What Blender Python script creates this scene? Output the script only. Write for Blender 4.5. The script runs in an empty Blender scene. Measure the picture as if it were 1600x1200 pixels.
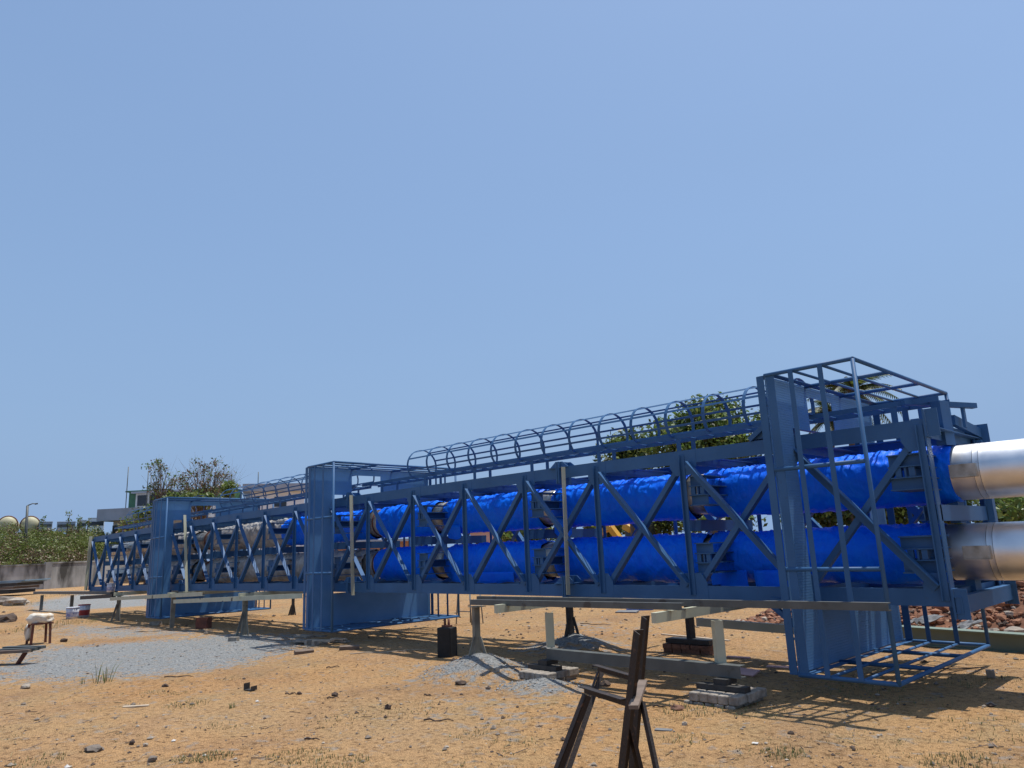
import bpy, math, random
import numpy as np
from mathutils import Vector, Matrix, noise
random.seed(7)
sc = bpy.context.scene
COL = sc.collection
V = Vector
R = math.radians

# ------------------------------------------------------------------ camera
F_PX, CAM_Z = 1165.3, 1.6
yaw, pitch, roll = R(44.95), R(12.48), R(-2.38)
cy, sy, cp, sp = math.cos(yaw), math.sin(yaw), math.cos(pitch), math.sin(pitch)
fw = V((-sy*cp, cy*cp, sp)); rt = V((cy, sy, 0)); up = rt.cross(fw)
cr, sr = math.cos(roll), math.sin(roll)
RT = cr*rt + sr*up; UP = -sr*rt + cr*up
CAM = V((0, 0, CAM_Z))
cd = bpy.data.cameras.new('camera'); cam = bpy.data.objects.new('camera', cd); COL.objects.link(cam)
cd.sensor_width = 36; cd.lens = F_PX/1600*36; cd.clip_end = 3000; cd.clip_start = 0.05
cam.matrix_world = Matrix(((RT.x, UP.x, -fw.x, CAM.x), (RT.y, UP.y, -fw.y, CAM.y), (RT.z, UP.z, -fw.z, CAM.z), (0, 0, 0, 1)))
sc.camera = cam

# survey helpers: a sight line of the photograph cut with a plane of the site
def ray(x, y): return fw + RT*((x-800)/F_PX) + UP*((600-y)/F_PX)
def atY(x, y, Y): d = ray(x, y); return CAM + d*(Y/d.y)
def atZ(x, y, Z=-0.1): d = ray(x, y); return CAM + d*((Z-CAM_Z)/d.z)
def atD(x, y, D): d = ray(x, y); return CAM + d*(D/math.hypot(d.x, d.y))

# ------------------------------------------------------------------ light
a_s, b_s = 0.08, 0.28
sdir = V((a_s, b_s, 1)).normalized()
elev = math.asin(sdir.z); az = math.atan2(sdir.x, sdir.y)
ld = bpy.data.lights.new('sun', 'SUN'); ld.energy = 5.0; ld.angle = R(0.53); ld.color = (1.0, 0.96, 0.89)
lo = bpy.data.objects.new('sun', ld); COL.objects.link(lo)
lo.rotation_euler = sdir.to_track_quat('Z', 'Y').to_euler(); lo.location = (0, 0, 60)
w = bpy.data.worlds.new('World'); sc.world = w; w.use_nodes = True
nt = w.node_tree; nt.nodes.clear()
sky = nt.nodes.new('ShaderNodeTexSky'); sky.sky_type = 'NISHITA'; sky.sun_disc = False
sky.sun_elevation = elev; sky.sun_rotation = az
sky.altitude = 200; sky.air_density = 1.35; sky.dust_density = 2.4; sky.ozone_density = 7.0
bg = nt.nodes.new('ShaderNodeBackground'); bg.inputs['Strength'].default_value = 0.15
ow = nt.nodes.new('ShaderNodeOutputWorld')
hz_m = nt.nodes.new('ShaderNodeMixRGB'); hz_m.inputs[2].default_value = (1.83, 2.80, 4.50, 1)      # milky haze evening out the sky
tcw = nt.nodes.new('ShaderNodeTexCoord'); mpw = nt.nodes.new('ShaderNodeMapping'); mpw.inputs['Scale'].default_value = (1.0, 1.0, 3.5)
nzw = nt.nodes.new('ShaderNodeTexNoise'); nzw.inputs['Scale'].default_value = 1.3; nzw.inputs['Detail'].default_value = 5
mrw = nt.nodes.new('ShaderNodeMapRange'); mrw.inputs['From Min'].default_value = 0.3; mrw.inputs['From Max'].default_value = 0.7; mrw.inputs['To Min'].default_value = 0.50; mrw.inputs['To Max'].default_value = 0.66
nt.links.new(tcw.outputs['Generated'], mpw.inputs[0]); nt.links.new(mpw.outputs[0], nzw.inputs['Vector']); nt.links.new(nzw.outputs[0], mrw.inputs[0]); 
spw = nt.nodes.new('ShaderNodeSeparateXYZ'); nt.links.new(tcw.outputs['Generated'], spw.inputs[0])
mlw = nt.nodes.new('ShaderNodeMapRange'); mlw.inputs['From Min'].default_value = 0.0; mlw.inputs['From Max'].default_value = 0.40; mlw.inputs['To Min'].default_value = 0.42; mlw.inputs['To Max'].default_value = 0.0
nt.links.new(spw.outputs[2], mlw.inputs[0])
adw = nt.nodes.new('ShaderNodeMath'); adw.operation = 'ADD'; adw.use_clamp = True; nt.links.new(mrw.outputs[0], adw.inputs[0]); nt.links.new(mlw.outputs[0], adw.inputs[1]); nt.links.new(adw.outputs[0], hz_m.inputs[0])
nt.links.new(sky.outputs[0], hz_m.inputs[1]); nt.links.new(hz_m.outputs[0], bg.inputs[0]); nt.links.new(bg.outputs[0], ow.inputs[0])
sc.view_settings.view_transform = 'Standard'; sc.view_settings.look = 'None'
sc.view_settings.exposure = 0.0; sc.view_settings.gamma = 1.0
sc.render.engine = 'CYCLES'

# ------------------------------------------------------------------ materials
def mat(name, c1, c2=None, rough=0.6, metal=0.0, scale=3.0, bump=0.0, bscale=30.0, spec=0.5, detail=6, contrast=(0.35, 0.65),
        c3=None, s3=40.0, t3=(0.62, 0.7), stretch=None, rvar=0.0):
    m = bpy.data.materials.new(name); m.use_nodes = True
    n = m.node_tree.nodes; l = m.node_tree.links
    b = n['Principled BSDF']; b.inputs['Roughness'].default_value = rough; b.inputs['Metallic'].default_value = metal
    b.inputs['Specular IOR Level'].default_value = spec
    tc = n.new('ShaderNodeTexCoord'); src = tc.outputs['Object']
    if stretch:
        mp = n.new('ShaderNodeMapping'); mp.inputs['Scale'].default_value = stretch; l.new(src, mp.inputs[0]); src = mp.outputs[0]
    if c2 is None: c2 = tuple(x*0.8 for x in c1)
    nz = n.new('ShaderNodeTexNoise'); nz.inputs['Scale'].default_value = scale; nz.inputs['Detail'].default_value = detail
    l.new(src, nz.inputs['Vector'])
    rp = n.new('ShaderNodeValToRGB'); rp.color_ramp.elements[0].position = contrast[0]; rp.color_ramp.elements[1].position = contrast[1]
    rp.color_ramp.elements[0].color = (*c2, 1); rp.color_ramp.elements[1].color = (*c1, 1)
    l.new(nz.outputs[0], rp.inputs[0]); out = rp.outputs[0]
    if c3:
        n3 = n.new('ShaderNodeTexNoise'); n3.inputs['Scale'].default_value = s3; n3.inputs['Detail'].default_value = 5; l.new(src, n3.inputs['Vector'])
        r3 = n.new('ShaderNodeValToRGB'); r3.color_ramp.elements[0].position = t3[0]; r3.color_ramp.elements[1].position = t3[1]
        l.new(n3.outputs[0], r3.inputs[0])
        mx = n.new('ShaderNodeMixRGB'); l.new(r3.outputs[0], mx.inputs[0]); l.new(out, mx.inputs[1]); mx.inputs[2].default_value = (*c3, 1); out = mx.outputs[0]
    l.new(out, b.inputs['Base Color'])
    if rvar:
        mr = n.new('ShaderNodeMapRange'); mr.inputs['To Min'].default_value = max(0.02, rough-rvar); mr.inputs['To Max'].default_value = rough+rvar
        l.new(nz.outputs[0], mr.inputs[0]); l.new(mr.outputs[0], b.inputs['Roughness'])
    if bump:
        nb = n.new('ShaderNodeTexNoise'); nb.inputs['Scale'].default_value = bscale; nb.inputs['Detail'].default_value = 6; l.new(src, nb.inputs['Vector'])
        bp = n.new('ShaderNodeBump'); bp.inputs['Strength'].default_value = bump; bp.inputs['Distance'].default_value = 0.02
        l.new(nb.outputs[0], bp.inputs['Height']); l.new(bp.outputs[0], b.inputs['Normal'])
    return m

M = {}
M['blue'] = mat('blue_paint', (0.043, 0.125, 0.272), (0.032, 0.102, 0.228), rough=0.52, spec=0.25, scale=2.2, bump=0.05, bscale=60, c3=(0.04, 0.085, 0.17), s3=9, t3=(0.66, 0.82), rvar=0.08)
M['plate'] = mat('sunlit_blue_chequer_plate', (0.098, 0.235, 0.455), (0.076, 0.198, 0.39), rough=0.58, spec=0.22, scale=2.0, rvar=0.08)  # lighter than the tower blue: grazing sun on the platforms is put into the colour
def add_dots(m, sc_=33.0):
    n = m.node_tree.nodes; l = m.node_tree.links; b = n['Principled BSDF']
    tc = n.new('ShaderNodeTexCoord'); vo = n.new('ShaderNodeTexVoronoi'); vo.inputs['Scale'].default_value = sc_; vo.inputs['Randomness'].default_value = 0.0
    l.new(tc.outputs['Object'], vo.inputs['Vector'])
    mr = n.new('ShaderNodeMapRange'); mr.inputs['From Min'].default_value = 0.12; mr.inputs['From Max'].default_value = 0.32; mr.inputs['To Min'].default_value = 1; mr.inputs['To Max'].default_value = 0
    l.new(vo.outputs['Distance'], mr.inputs[0])
    bp = n.new('ShaderNodeBump'); bp.inputs['Strength'].default_value = 1.0; bp.inputs['Distance'].default_value = 0.013
    l.new(mr.outputs[0], bp.inputs['Height']); l.new(bp.outputs[0], b.inputs['Normal'])
add_dots(M['plate'])
M['tarp'] = mat('blue_tarpaulin', (0.0003, 0.175, 0.97), (0.0003, 0.135, 0.91), rough=0.48, scale=4, bump=0.42, bscale=26, rvar=0.08, spec=0.2, stretch=(1.6, 0.7, 0.7))
M['silver'] = mat('aluminium_cladding', (0.80, 0.80, 0.80), (0.70, 0.70, 0.71), rough=0.42, metal=1.0, scale=5, bump=0.05, bscale=12, rvar=0.08)
M['dullsilver'] = mat('dull_steel', (0.52, 0.50, 0.46), (0.30, 0.27, 0.22), rough=0.42, metal=0.7, scale=7, bump=0.1, bscale=30)
M['plastic'] = mat('plastic_wrap', (0.46, 0.44, 0.41), (0.26, 0.24, 0.22), rough=0.38, scale=5, bump=0.4, bscale=14)
M['beige'] = mat('beige_primer', (0.47, 0.47, 0.35), (0.40, 0.40, 0.30), rough=0.6, scale=3, bump=0.06, bscale=40, c3=(0.07, 0.06, 0.05), s3=3.2, t3=(0.66, 0.7))
M['post'] = mat('shaded_post_primer', (0.25, 0.24, 0.19), (0.13, 0.12, 0.10), rough=0.65, scale=3, bump=0.1, bscale=40, c3=(0.05, 0.04, 0.035), s3=5, t3=(0.6, 0.68))  # darker copy of the beige primer, shade on the posts painted into the colour
M['grey'] = mat('grey_primer', (0.10, 0.108, 0.104), (0.07, 0.078, 0.075), rough=0.55, scale=4, bump=0.06, bscale=40, c3=(0.05, 0.045, 0.04), s3=3.5, t3=(0.62, 0.68))
M['dark'] = mat('dark_steel', (0.035, 0.033, 0.032), (0.02, 0.019, 0.018), rough=0.65, scale=9, bump=0.15, bscale=50)
M['rust'] = mat('brown_rusty_steel', (0.022, 0.013, 0.010), (0.012, 0.008, 0.007), rough=0.7, scale=8, bump=0.25, bscale=70, c3=(0.09, 0.042, 0.022), s3=22, t3=(0.6, 0.72))
M['redrust'] = mat('red_rust', (0.19, 0.06, 0.035), (0.09, 0.035, 0.025), rough=0.8, scale=9, bump=0.2)
M['wood'] = mat('weathered_board', (0.20, 0.145, 0.11), (0.11, 0.08, 0.06), rough=0.8, scale=5, bump=0.3, bscale=25, stretch=(1, 1, 9))
M['palewood'] = mat('pale_wood', (0.52, 0.43, 0.32), (0.36, 0.28, 0.2), rough=0.8, scale=6, bump=0.2, bscale=30)
M['brick'] = mat('grey_brick', (0.34, 0.30, 0.25), (0.20, 0.17, 0.14), rough=0.9, scale=14, bump=0.5, bscale=45)
M['redbrick'] = mat('brown_brick', (0.24, 0.12, 0.075), (0.12, 0.06, 0.04), rough=0.9, scale=14, bump=0.5, bscale=45)
M['stone'] = mat('stone', (0.22, 0.18, 0.145), (0.13, 0.105, 0.085), rough=0.9, scale=6, bump=0.5, bscale=25)
M['darkstone'] = mat('dark_stone', (0.10, 0.065, 0.045), (0.05, 0.035, 0.028), rough=0.9, scale=9, bump=0.5, bscale=25)
M['redstone'] = mat('red_earth_stone', (0.33, 0.155, 0.085), (0.20, 0.088, 0.05), rough=0.95, scale=6, bump=0.6, bscale=20)
M['palestone'] = mat('pale_stone', (0.38, 0.325, 0.26), (0.27, 0.225, 0.18), rough=0.9, scale=6, bump=0.4, bscale=25)
M['earth'] = mat('red_earth', (0.235, 0.105, 0.055), (0.115, 0.05, 0.028), rough=0.97, scale=2.4, bump=0.9, bscale=7, c3=(0.42, 0.27, 0.17), s3=6, t3=(0.6, 0.72))
M['gravel'] = mat('grey_gravel', (0.36, 0.37, 0.37), (0.22, 0.23, 0.235), rough=0.95, scale=38, bump=0.9, bscale=55, detail=3)
M['concrete'] = mat('stained_concrete', (0.40, 0.40, 0.385), (0.20, 0.20, 0.19), rough=0.9, scale=1.1, bump=0.3, bscale=6, c3=(0.055, 0.053, 0.048), s3=0.75, t3=(0.53, 0.66), stretch=(1, 1, 0.35))
M['house'] = mat('pale_render', (0.58, 0.58, 0.56), (0.48, 0.48, 0.465), rough=0.85, scale=0.6, bump=0.1, bscale=4)
M['white'] = mat('white_render', (0.74, 0.78, 0.84), (0.64, 0.68, 0.74), rough=0.8, scale=0.5)
M['roofgrey'] = mat('grey_slab', (0.36, 0.40, 0.47), (0.29, 0.325, 0.38), rough=0.85, scale=0.8)
M['green'] = mat('green_cabin', (0.055, 0.17, 0.095), (0.04, 0.13, 0.075), rough=0.6, scale=2)
M['glass'] = mat('dark_window', (0.03, 0.036, 0.045), (0.022, 0.026, 0.03), rough=0.12, scale=1)
M['pink'] = mat('pink_render', (0.58, 0.38, 0.34), (0.50, 0.32, 0.28), rough=0.85, scale=0.7)
M['brickwall'] = mat('orange_brickwork', (0.42, 0.21, 0.12), (0.30, 0.15, 0.09), rough=0.9, scale=2.5, bump=0.2)
M['cream'] = mat('cream_paint', (0.50, 0.46, 0.30), (0.36, 0.33, 0.2), rough=0.6, scale=0.9)
M['bluesheet'] = mat('blue_roof_sheet', (0.16, 0.27, 0.36), (0.12, 0.2, 0.27), rough=0.5, scale=1.5)
M['greensteel'] = mat('olive_green_steel', (0.17, 0.22, 0.165), (0.14, 0.18, 0.135), rough=0.55, scale=1.5)
M['sheet'] = mat('galvanised_scrap', (0.20, 0.20, 0.20), (0.13, 0.13, 0.13), rough=0.8, metal=0.0, scale=5)
M['sack'] = mat('dirty_white_sack', (0.66, 0.61, 0.52), (0.42, 0.30, 0.18), rough=0.85, scale=5, bump=0.4, bscale=14, contrast=(0.3, 0.48))
M['bucketwhite'] = mat('white_bucket', (0.66, 0.66, 0.68), (0.45, 0.47, 0.55), rough=0.45, scale=8)
M['bucketblue'] = mat('blue_label', (0.10, 0.14, 0.36), (0.5, 0.5, 0.55), rough=0.5, scale=14)
M['bucketred'] = mat('red_bucket', (0.42, 0.035, 0.03), (0.3, 0.03, 0.03), rough=0.45, scale=8)
M['pinkcard'] = mat('pink_card', (0.62, 0.38, 0.36), (0.5, 0.3, 0.28), rough=0.8, scale=6)
M['paper'] = mat('white_scrap', (0.55, 0.53, 0.50), (0.45, 0.43, 0.40), rough=0.7, scale=8)
M['yellow'] = mat('yellow_machine_paint', (0.60, 0.33, 0.04), (0.45, 0.25, 0.04), rough=0.5, scale=2)
M['bluescrap'] = mat('blue_plastic_scrap', (0.05, 0.16, 0.55), (0.04, 0.12, 0.4), rough=0.4, scale=8)
M['black'] = mat('sooty_black', (0.012, 0.012, 0.012), (0.007, 0.007, 0.007), rough=0.75, scale=12, bump=0.3, bscale=40)
M['bark'] = mat('bark', (0.14, 0.10, 0.075), (0.07, 0.05, 0.04), rough=0.9, scale=8, bump=0.5)
def leafmat(name, c1, c2, trans=0.25):
    m = mat(name, c1, c2, rough=0.5, scale=0.8, detail=2)
    b = m.node_tree.nodes['Principled BSDF']
    t = m.node_tree.nodes.new('ShaderNodeBsdfTranslucent'); mx = m.node_tree.nodes.new('ShaderNodeMixShader'); mx.inputs[0].default_value = trans
    l = m.node_tree.links
    src = b.inputs['Base Color'].links[0].from_socket
    l.new(src, t.inputs[0]); l.new(b.outputs[0], mx.inputs[1]); l.new(t.outputs[0], mx.inputs[2])
    l.new(mx.outputs[0], m.node_tree.nodes['Material Output'].inputs['Surface'])
    return m
M['leaf'] = leafmat('green_leaf', (0.125, 0.20, 0.045), (0.08, 0.14, 0.03), 0.4)
M['leafbright'] = leafmat('light_green_leaf', (0.19, 0.235, 0.055), (0.14, 0.18, 0.045), 0.35)
M['leafdark'] = leafmat('dark_green_leaf', (0.04, 0.062, 0.02), (0.026, 0.042, 0.014))
M['leafdry'] = leafmat('dry_leaf', (0.22, 0.145, 0.085), (0.14, 0.09, 0.055))
M['scrub'] = leafmat('scrub_leaf', (0.165, 0.185, 0.045), (0.105, 0.12, 0.03), 0.3)
M['grassm'] = leafmat('grass_blade', (0.15, 0.18, 0.065), (0.11, 0.135, 0.045))
M['straw'] = leafmat('straw', (0.36, 0.27, 0.13), (0.26, 0.19, 0.09))

# ------------------------------------------------------------------ mesh builder
BX = -11.57
def bowz(x): return -0.04775*((x-BX)/10.5)**2
class MB:
    def __init__(s): s.v = []; s.f = []; s.mi = []; s.cur = 0; s.sm = set()
    def add(s, vs, fs):
        o = len(s.v); s.v += [tuple(p) for p in vs]; s.f += [tuple(i+o for i in f) for f in fs]; s.mi += [s.cur]*len(fs); return s
    def box(s, c, d, rot=None):
        x, y, z = d[0]/2, d[1]/2, d[2]/2
        vs = [V((i*x, j*y, k*z)) for i in (-1, 1) for j in (-1, 1) for k in (-1, 1)]
        if rot is not None: vs = [rot @ p for p in vs]
        c = V(c)
        return s.add([p+c for p in vs], [(0, 1, 3, 2), (4, 6, 7, 5), (0, 4, 5, 1), (2, 3, 7, 6), (0, 2, 6, 4), (1, 5, 7, 3)])
    def bb(s, x0, x1, y0, y1, z0, z1): return s.box(((x0+x1)/2, (y0+y1)/2, (z0+z1)/2), (abs(x1-x0), abs(y1-y0), abs(z1-z0)))
    def bar(s, p, q, wd, th, n=(0, 0, 1), off=(0, 0, 0), nseg=1):
        """box bar p->q; th is measured along n (made square to the bar), wd across"""
        p, q = V(p)+V(off), V(q)+V(off); d = (q-p).normalized(); n = V(n); n = (n - d*n.dot(d)).normalized(); t = d.cross(n)
        vs = []; fs = []
        for i in range(nseg+1):
            c = p.lerp(q, i/nseg)
            vs += [c+t*wd/2+n*th/2, c-t*wd/2+n*th/2, c-t*wd/2-n*th/2, c+t*wd/2-n*th/2]
        for i in range(nseg):
            a = 4*i
            for j in range(4): fs.append((a+j, a+(j+1) % 4, a+4+(j+1) % 4, a+4+j))
        fs += [(3, 2, 1, 0), (4*nseg, 4*nseg+1, 4*nseg+2, 4*nseg+3)]
        return s.add(vs, fs)
    def angle(s, p, q, leg, t, n, inward, nseg=1):
        """rolled angle: one leg faces n, the other stands on the edge 'inward' side"""
        p, q = V(p), V(q); d = (q-p).normalized(); n = V(n); n = (n-d*n.dot(d)).normalized(); e = d.cross(n)
        if e.dot(V(inward)) < 0: e = -e
        s.bar(p, q, leg, t, n, nseg=nseg)
        o = e*(leg/2-t/2) + n*(leg/2+t/2+0.0005)
        s.bar(p, q, t, leg-t, n, off=o, nseg=nseg)
        return s
    def channel(s, p, q, h, fl, t, n, nseg=1):
        """web h tall facing n, flanges of length fl pointing along -n"""
        p, q = V(p), V(q); d = (q-p).normalized(); n = V(n); n = (n-d*n.dot(d)).normalized(); e = d.cross(n)
        s.bar(p, q, h, t, n, nseg=nseg)
        for k in (-1, 1): s.bar(p, q, t, fl, n, off=e*(k*(h/2-t/2)) - n*(fl/2+t/2+0.0005), nseg=nseg)
        return s
    def tube(s, pts, r, n=8, cap=True):
        pts = [V(p) for p in pts]; rs = r if isinstance(r, (list, tuple)) else [r]*len(pts)
        vs = []; fs = []; prev = None
        for i, p in enumerate(pts):
            d = (pts[min(i+1, len(pts)-1)] - pts[max(i-1, 0)]).normalized()
            if prev is None: u = d.orthogonal().normalized()
            else: u = (prev - d*prev.dot(d)).normalized()
            prev = u; v = d.cross(u)
            for k in range(n):
                a = 2*math.pi*k/n; vs.append(p + (u*math.cos(a)+v*math.sin(a))*rs[i])
        for i in range(len(pts)-1):
            for k in range(n): fs.append((i*n+k, i*n+(k+1) % n, (i+1)*n+(k+1) % n, (i+1)*n+k))
        s.sm.update(range(len(s.f), len(s.f)+len(fs)))
        if cap: fs += [tuple(range(n-1, -1, -1)), tuple((len(pts)-1)*n+k for k in range(n))]
        return s.add(vs, fs)
    def prism(s, poly, ext):
        ext = V(ext); n = len(poly); vs = [V(p) for p in poly] + [V(p)+ext for p in poly]
        return s.add(vs, [tuple(range(n))[::-1], tuple(range(n, 2*n))] + [(i, (i+1) % n, n+(i+1) % n, n+i) for i in range(n)])
    def blob(s, c, r, seed=0, sub=2, rough=0.3, flat=1.0):
        import bmesh
        bm = bmesh.new(); bmesh.ops.create_icosphere(bm, subdivisions=sub, radius=1)
        vs = []
        for v in bm.verts:
            k = 1 + rough*noise.noise(v.co*1.3+V((seed*7.1, seed*3.3, 0))) + rough*0.5*noise.noise(v.co*3.1+V((seed, 0, seed*5)))
            vs.append(V((v.co.x*r[0]*k, v.co.y*r[1]*k, v.co.z*r[2]*k*flat)) + V(c))
        fs = [tuple(v.index for v in f.verts) for f in bm.faces]; bm.free()
        return s.add(vs, fs)
    def build(s, name, m, parent=None, bow=False, smooth=False, origin=None, kind=None, label=None, bevel=0.0):
        me = bpy.data.meshes.new(name)
        vs = s.v
        if bow: vs = [(x, y, z+bowz(x)) for x, y, z in vs]
        o = bpy.data.objects.new(name, me)
        org = V((0, 0, 0))
        if parent is not None: org = parent.matrix_world.translation.copy() if parent.parent is None else WORLD[parent]
        elif origin == 'base':
            A = np.array(vs); org = V((A[:, 0].mean(), A[:, 1].mean(), A[:, 2].min()))
        elif origin is not None: org = V(origin)
        if org.length > 0: vs = [(x-org.x, y-org.y, z-org.z) for x, y, z in vs]
        me.from_pydata(vs, [], s.f)
        ms = m if isinstance(m, (list, tuple)) else [m]
        for k in ms: me.materials.append(k)
        if len(ms) > 1: me.polygons.foreach_set('material_index', s.mi)
        if smooth: me.polygons.foreach_set('use_smooth', [True]*len(me.polygons))
        elif s.sm: me.polygons.foreach_set('use_smooth', [i in s.sm for i in range(len(me.polygons))])
        me.update()
        COL.objects.link(o)
        if parent is not None: o.parent = parent
        else: o.location = org; o.matrix_world = Matrix.Translation(org)
        WORLD[o] = org
        if kind: o['kind'] = kind
        if label: o['label'] = label
        if bevel:
            b = o.modifiers.new('bevel', 'BEVEL'); b.width = bevel; b.segments = 2; b.limit_method = 'ANGLE'
        return o
WORLD = {}
def tag(o, label, cat, group=None):
    o['label'] = label; o['category'] = cat
    if group: o['group'] = group
    return o
def thing(name, label, cat, loc, group=None):
    o = bpy.data.objects.new(name, None); COL.objects.link(o); o.empty_display_size = 0.3
    o.location = loc; o.matrix_world = Matrix.Translation(V(loc)); WORLD[o] = V(loc)
    return tag(o, label, cat, group)

# ================================================================== THE TOWER
ZG = -0.1
X0, L, NP = -2.57, 1.5, 19
D, DF = 8.81, 10.77                    # near and far face
ZB, ZT = 0.873, 2.834
XE = X0 - NP*L
def kx(k): return X0 - k*L
CH = 0.178
B = M['blue']
tower = thing('truss_tower', 'long blue steel lattice tower lying on its side across the yard on low posts', 'lattice tower', (kx(9), 9.79, ZB+bowz(kx(9))))
def part(mb, name, m=B, parent=None, **k): return mb.build(name, m, parent or tower, bow=True, **k)
joints = [3.5, 7.5, 13.4]
edges = [0] + joints + [NP]
# chords, cut at the splices
for (Y, s) in ((D, 1), (DF, -1)):
    for top in (0, 1):
        for i in range(4):
            xa = kx(edges[i]) + (0.05 if i == 0 else -0.03); xb = kx(edges[i+1]) + (-0.05 if i == 3 else 0.03)
            mb = MB(); n = 8
            if top:
                mb.bar((xa, Y, ZT-CH/2), (xb, Y, ZT-CH/2), CH, 0.016, (0, 1, 0), nseg=n)
                mb.bar((xa, Y+s*0.105, ZT-0.008), (xb, Y+s*0.105, ZT-0.008), CH, 0.016, (0, 0, 1), nseg=n)
            else:
                mb.bar((xa, Y, ZB+CH/2), (xb, Y, ZB+CH/2), CH, 0.016, (0, 1, 0), nseg=n)
                mb.bar((xa, Y+s*0.105, ZB+0.008), (xb, Y+s*0.105, ZB+0.008), CH, 0.016, (0, 0, 1), nseg=n)
            part(mb, 'chord')
# faces
for (Y, s) in ((D, 1), (DF, -1)):
    for k in range(NP+1):
        x = kx(k)
        mb = MB(); a, b_ = ZB+0.06, ZT-0.06
        mb.bar((x, Y-s*0.016, a), (x, Y-s*0.016, b_), 0.066, 0.010, (0, 1, 0))
        mb.bar((x-0.028, Y-s*0.0425, a), (x-0.028, Y-s*0.0425, b_), 0.010, 0.042, (0, 1, 0))
        if k == 0: mb.bar((x+0.05, Y+s*0.04, a), (x+0.05, Y+s*0.04, b_), 0.012, 0.13, (0, 1, 0))
        part(mb, 'post')
        # gussets at both chords
        for top in (0, 1):
            z0 = ZT-CH+0.05 if top else ZB+CH-0.05; dz = -0.21 if top else 0.21
            w1 = 0.21 if k % 2 == 0 else 0.17
            xs0, xs1 = (x-w1, x+w1)
            if k == 0: xs1 = x+0.045
            if k == NP: xs0 = x-0.045
            c = min(0.08, (xs1-xs0)/4)
            poly = [(xs0, 0, z0-0.12*(1 if not top else -1)), (xs1, 0, z0-0.12*(1 if not top else -1)), (xs1, 0, z0+dz*0.45), (xs1-c, 0, z0+dz), (xs0+c, 0, z0+dz), (xs0, 0, z0+dz*0.45)]
            g = MB(); g.prism([(px, Y-s*0.009 - (0.0 if s > 0 else -0.0), pz) for px, _, pz in poly], (0, -s*0.0022, 0)); part(g, 'gusset_plate')
    for k in range(NP):
        xr, xl = kx(k)-0.07, kx(k+1)+0.07
        zt, zb = ZT-0.19, ZB+0.19
        # falling brace (high at the left end), flange on its upper edge
        p, q = V((xl, Y-s*0.026, zt)), V((xr, Y-s*0.026, zb))
        mb = MB(); mb.bar(p, q, 0.10, 0.010, (0, 1, 0)); d = (q-p).normalized(); e = V((0, 1, 0)).cross(d)
        if e.z < 0: e = -e
        mb.bar(p, q, 0.010, 0.085, (0, 1, 0), off=e*0.045+V((0, -s*0.048, 0)))
        part(mb, 'diagonal_brace')
        p, q = V((xr, Y+s*0.022, zt)), V((xl, Y+s*0.022, zb))
        mb = MB(); mb.bar(p, q, 0.068, 0.010, (0, 1, 0)); d = (q-p).normalized(); e = V((0, 1, 0)).cross(d)
        if e.z < 0: e = -e
        mb.bar(p, q, 0.010, 0.08, (0, 1, 0), off=-e*0.029+V((0, s*0.046, 0)))
        part(mb, 'diagonal_brace')
# struts across the tower, plan bracing, pipe guides
for k in range(NP+1):
    x = kx(k)
    for z, nz in ((ZT-0.13, 1), (ZB+0.10, -1)):
        mb = MB(); mb.angle((x, D+0.02, z), (x, DF-0.02, z), 0.11, 0.010, (1, 0, 0), (0, 0, nz)); part(mb, 'cross_strut')
    if k % 2 == 0:
        mb = MB(); mb.channel((x-0.10, D+0.03, 1.83), (x-0.10, DF-0.03, 1.83), 0.15, 0.06, 0.010, (1, 0, 0)); part(mb, 'middle_beam')
for k in range(NP):
    for z in (ZB+0.04,):
        mb = MB()
        a, b_ = (D+0.1, DF-0.1) if k % 2 else (DF-0.1, D+0.1)
        mb.angle((kx(k)-0.05, a, z), (kx(k+1)+0.05, b_, z), 0.08, 0.010, (0, 0, 1), (0, 1, 0)); part(mb, 'plan_brace')
PU, PL = 2.285, 1.400                 # pipe axes
for k in range(0, NP, 2):
    x = kx(k)
    for zc in (PU, PL):
        for (ya, yb, s) in ((D+0.026, 9.44, 1), (10.02+0.1, DF-0.035, -1)):
            mb = MB(); xa, xb = x+0.036, x+0.285
            if k == 0: xa, xb = x-0.40, x-0.06
            ym = yb if s > 0 else ya
            for dz in (-0.19, -0.06, 0.06, 0.19): mb.bb(xa, xb, ya, yb, zc+dz-0.007, zc+dz+0.007)
            yw = ya+0.06 if s > 0 else yb-0.06
            mb.bb(xa, xb, yw-0.005, yw+0.005, zc-0.182, zc-0.068); mb.bb(xa, xb, yw-0.005, yw+0.005, zc+0.068, zc+0.182)
            mb.bb((xa+xb)/2-0.01, (xa+xb)/2+0.01, ya+0.02, yb-0.02, zc-0.052, zc+0.052)
            guide = part(mb, 'pipe_guide')
            if s > 0:
                for bx in (-0.07, 0.07): bt = MB(); bt.bb((xa+xb)/2+bx-0.03, (xa+xb)/2+bx+0.03, ya+0.012, ya+0.05, zc-0.05, zc+0.05); bt.build('bolted_clip', B, guide, bow=True)
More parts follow.
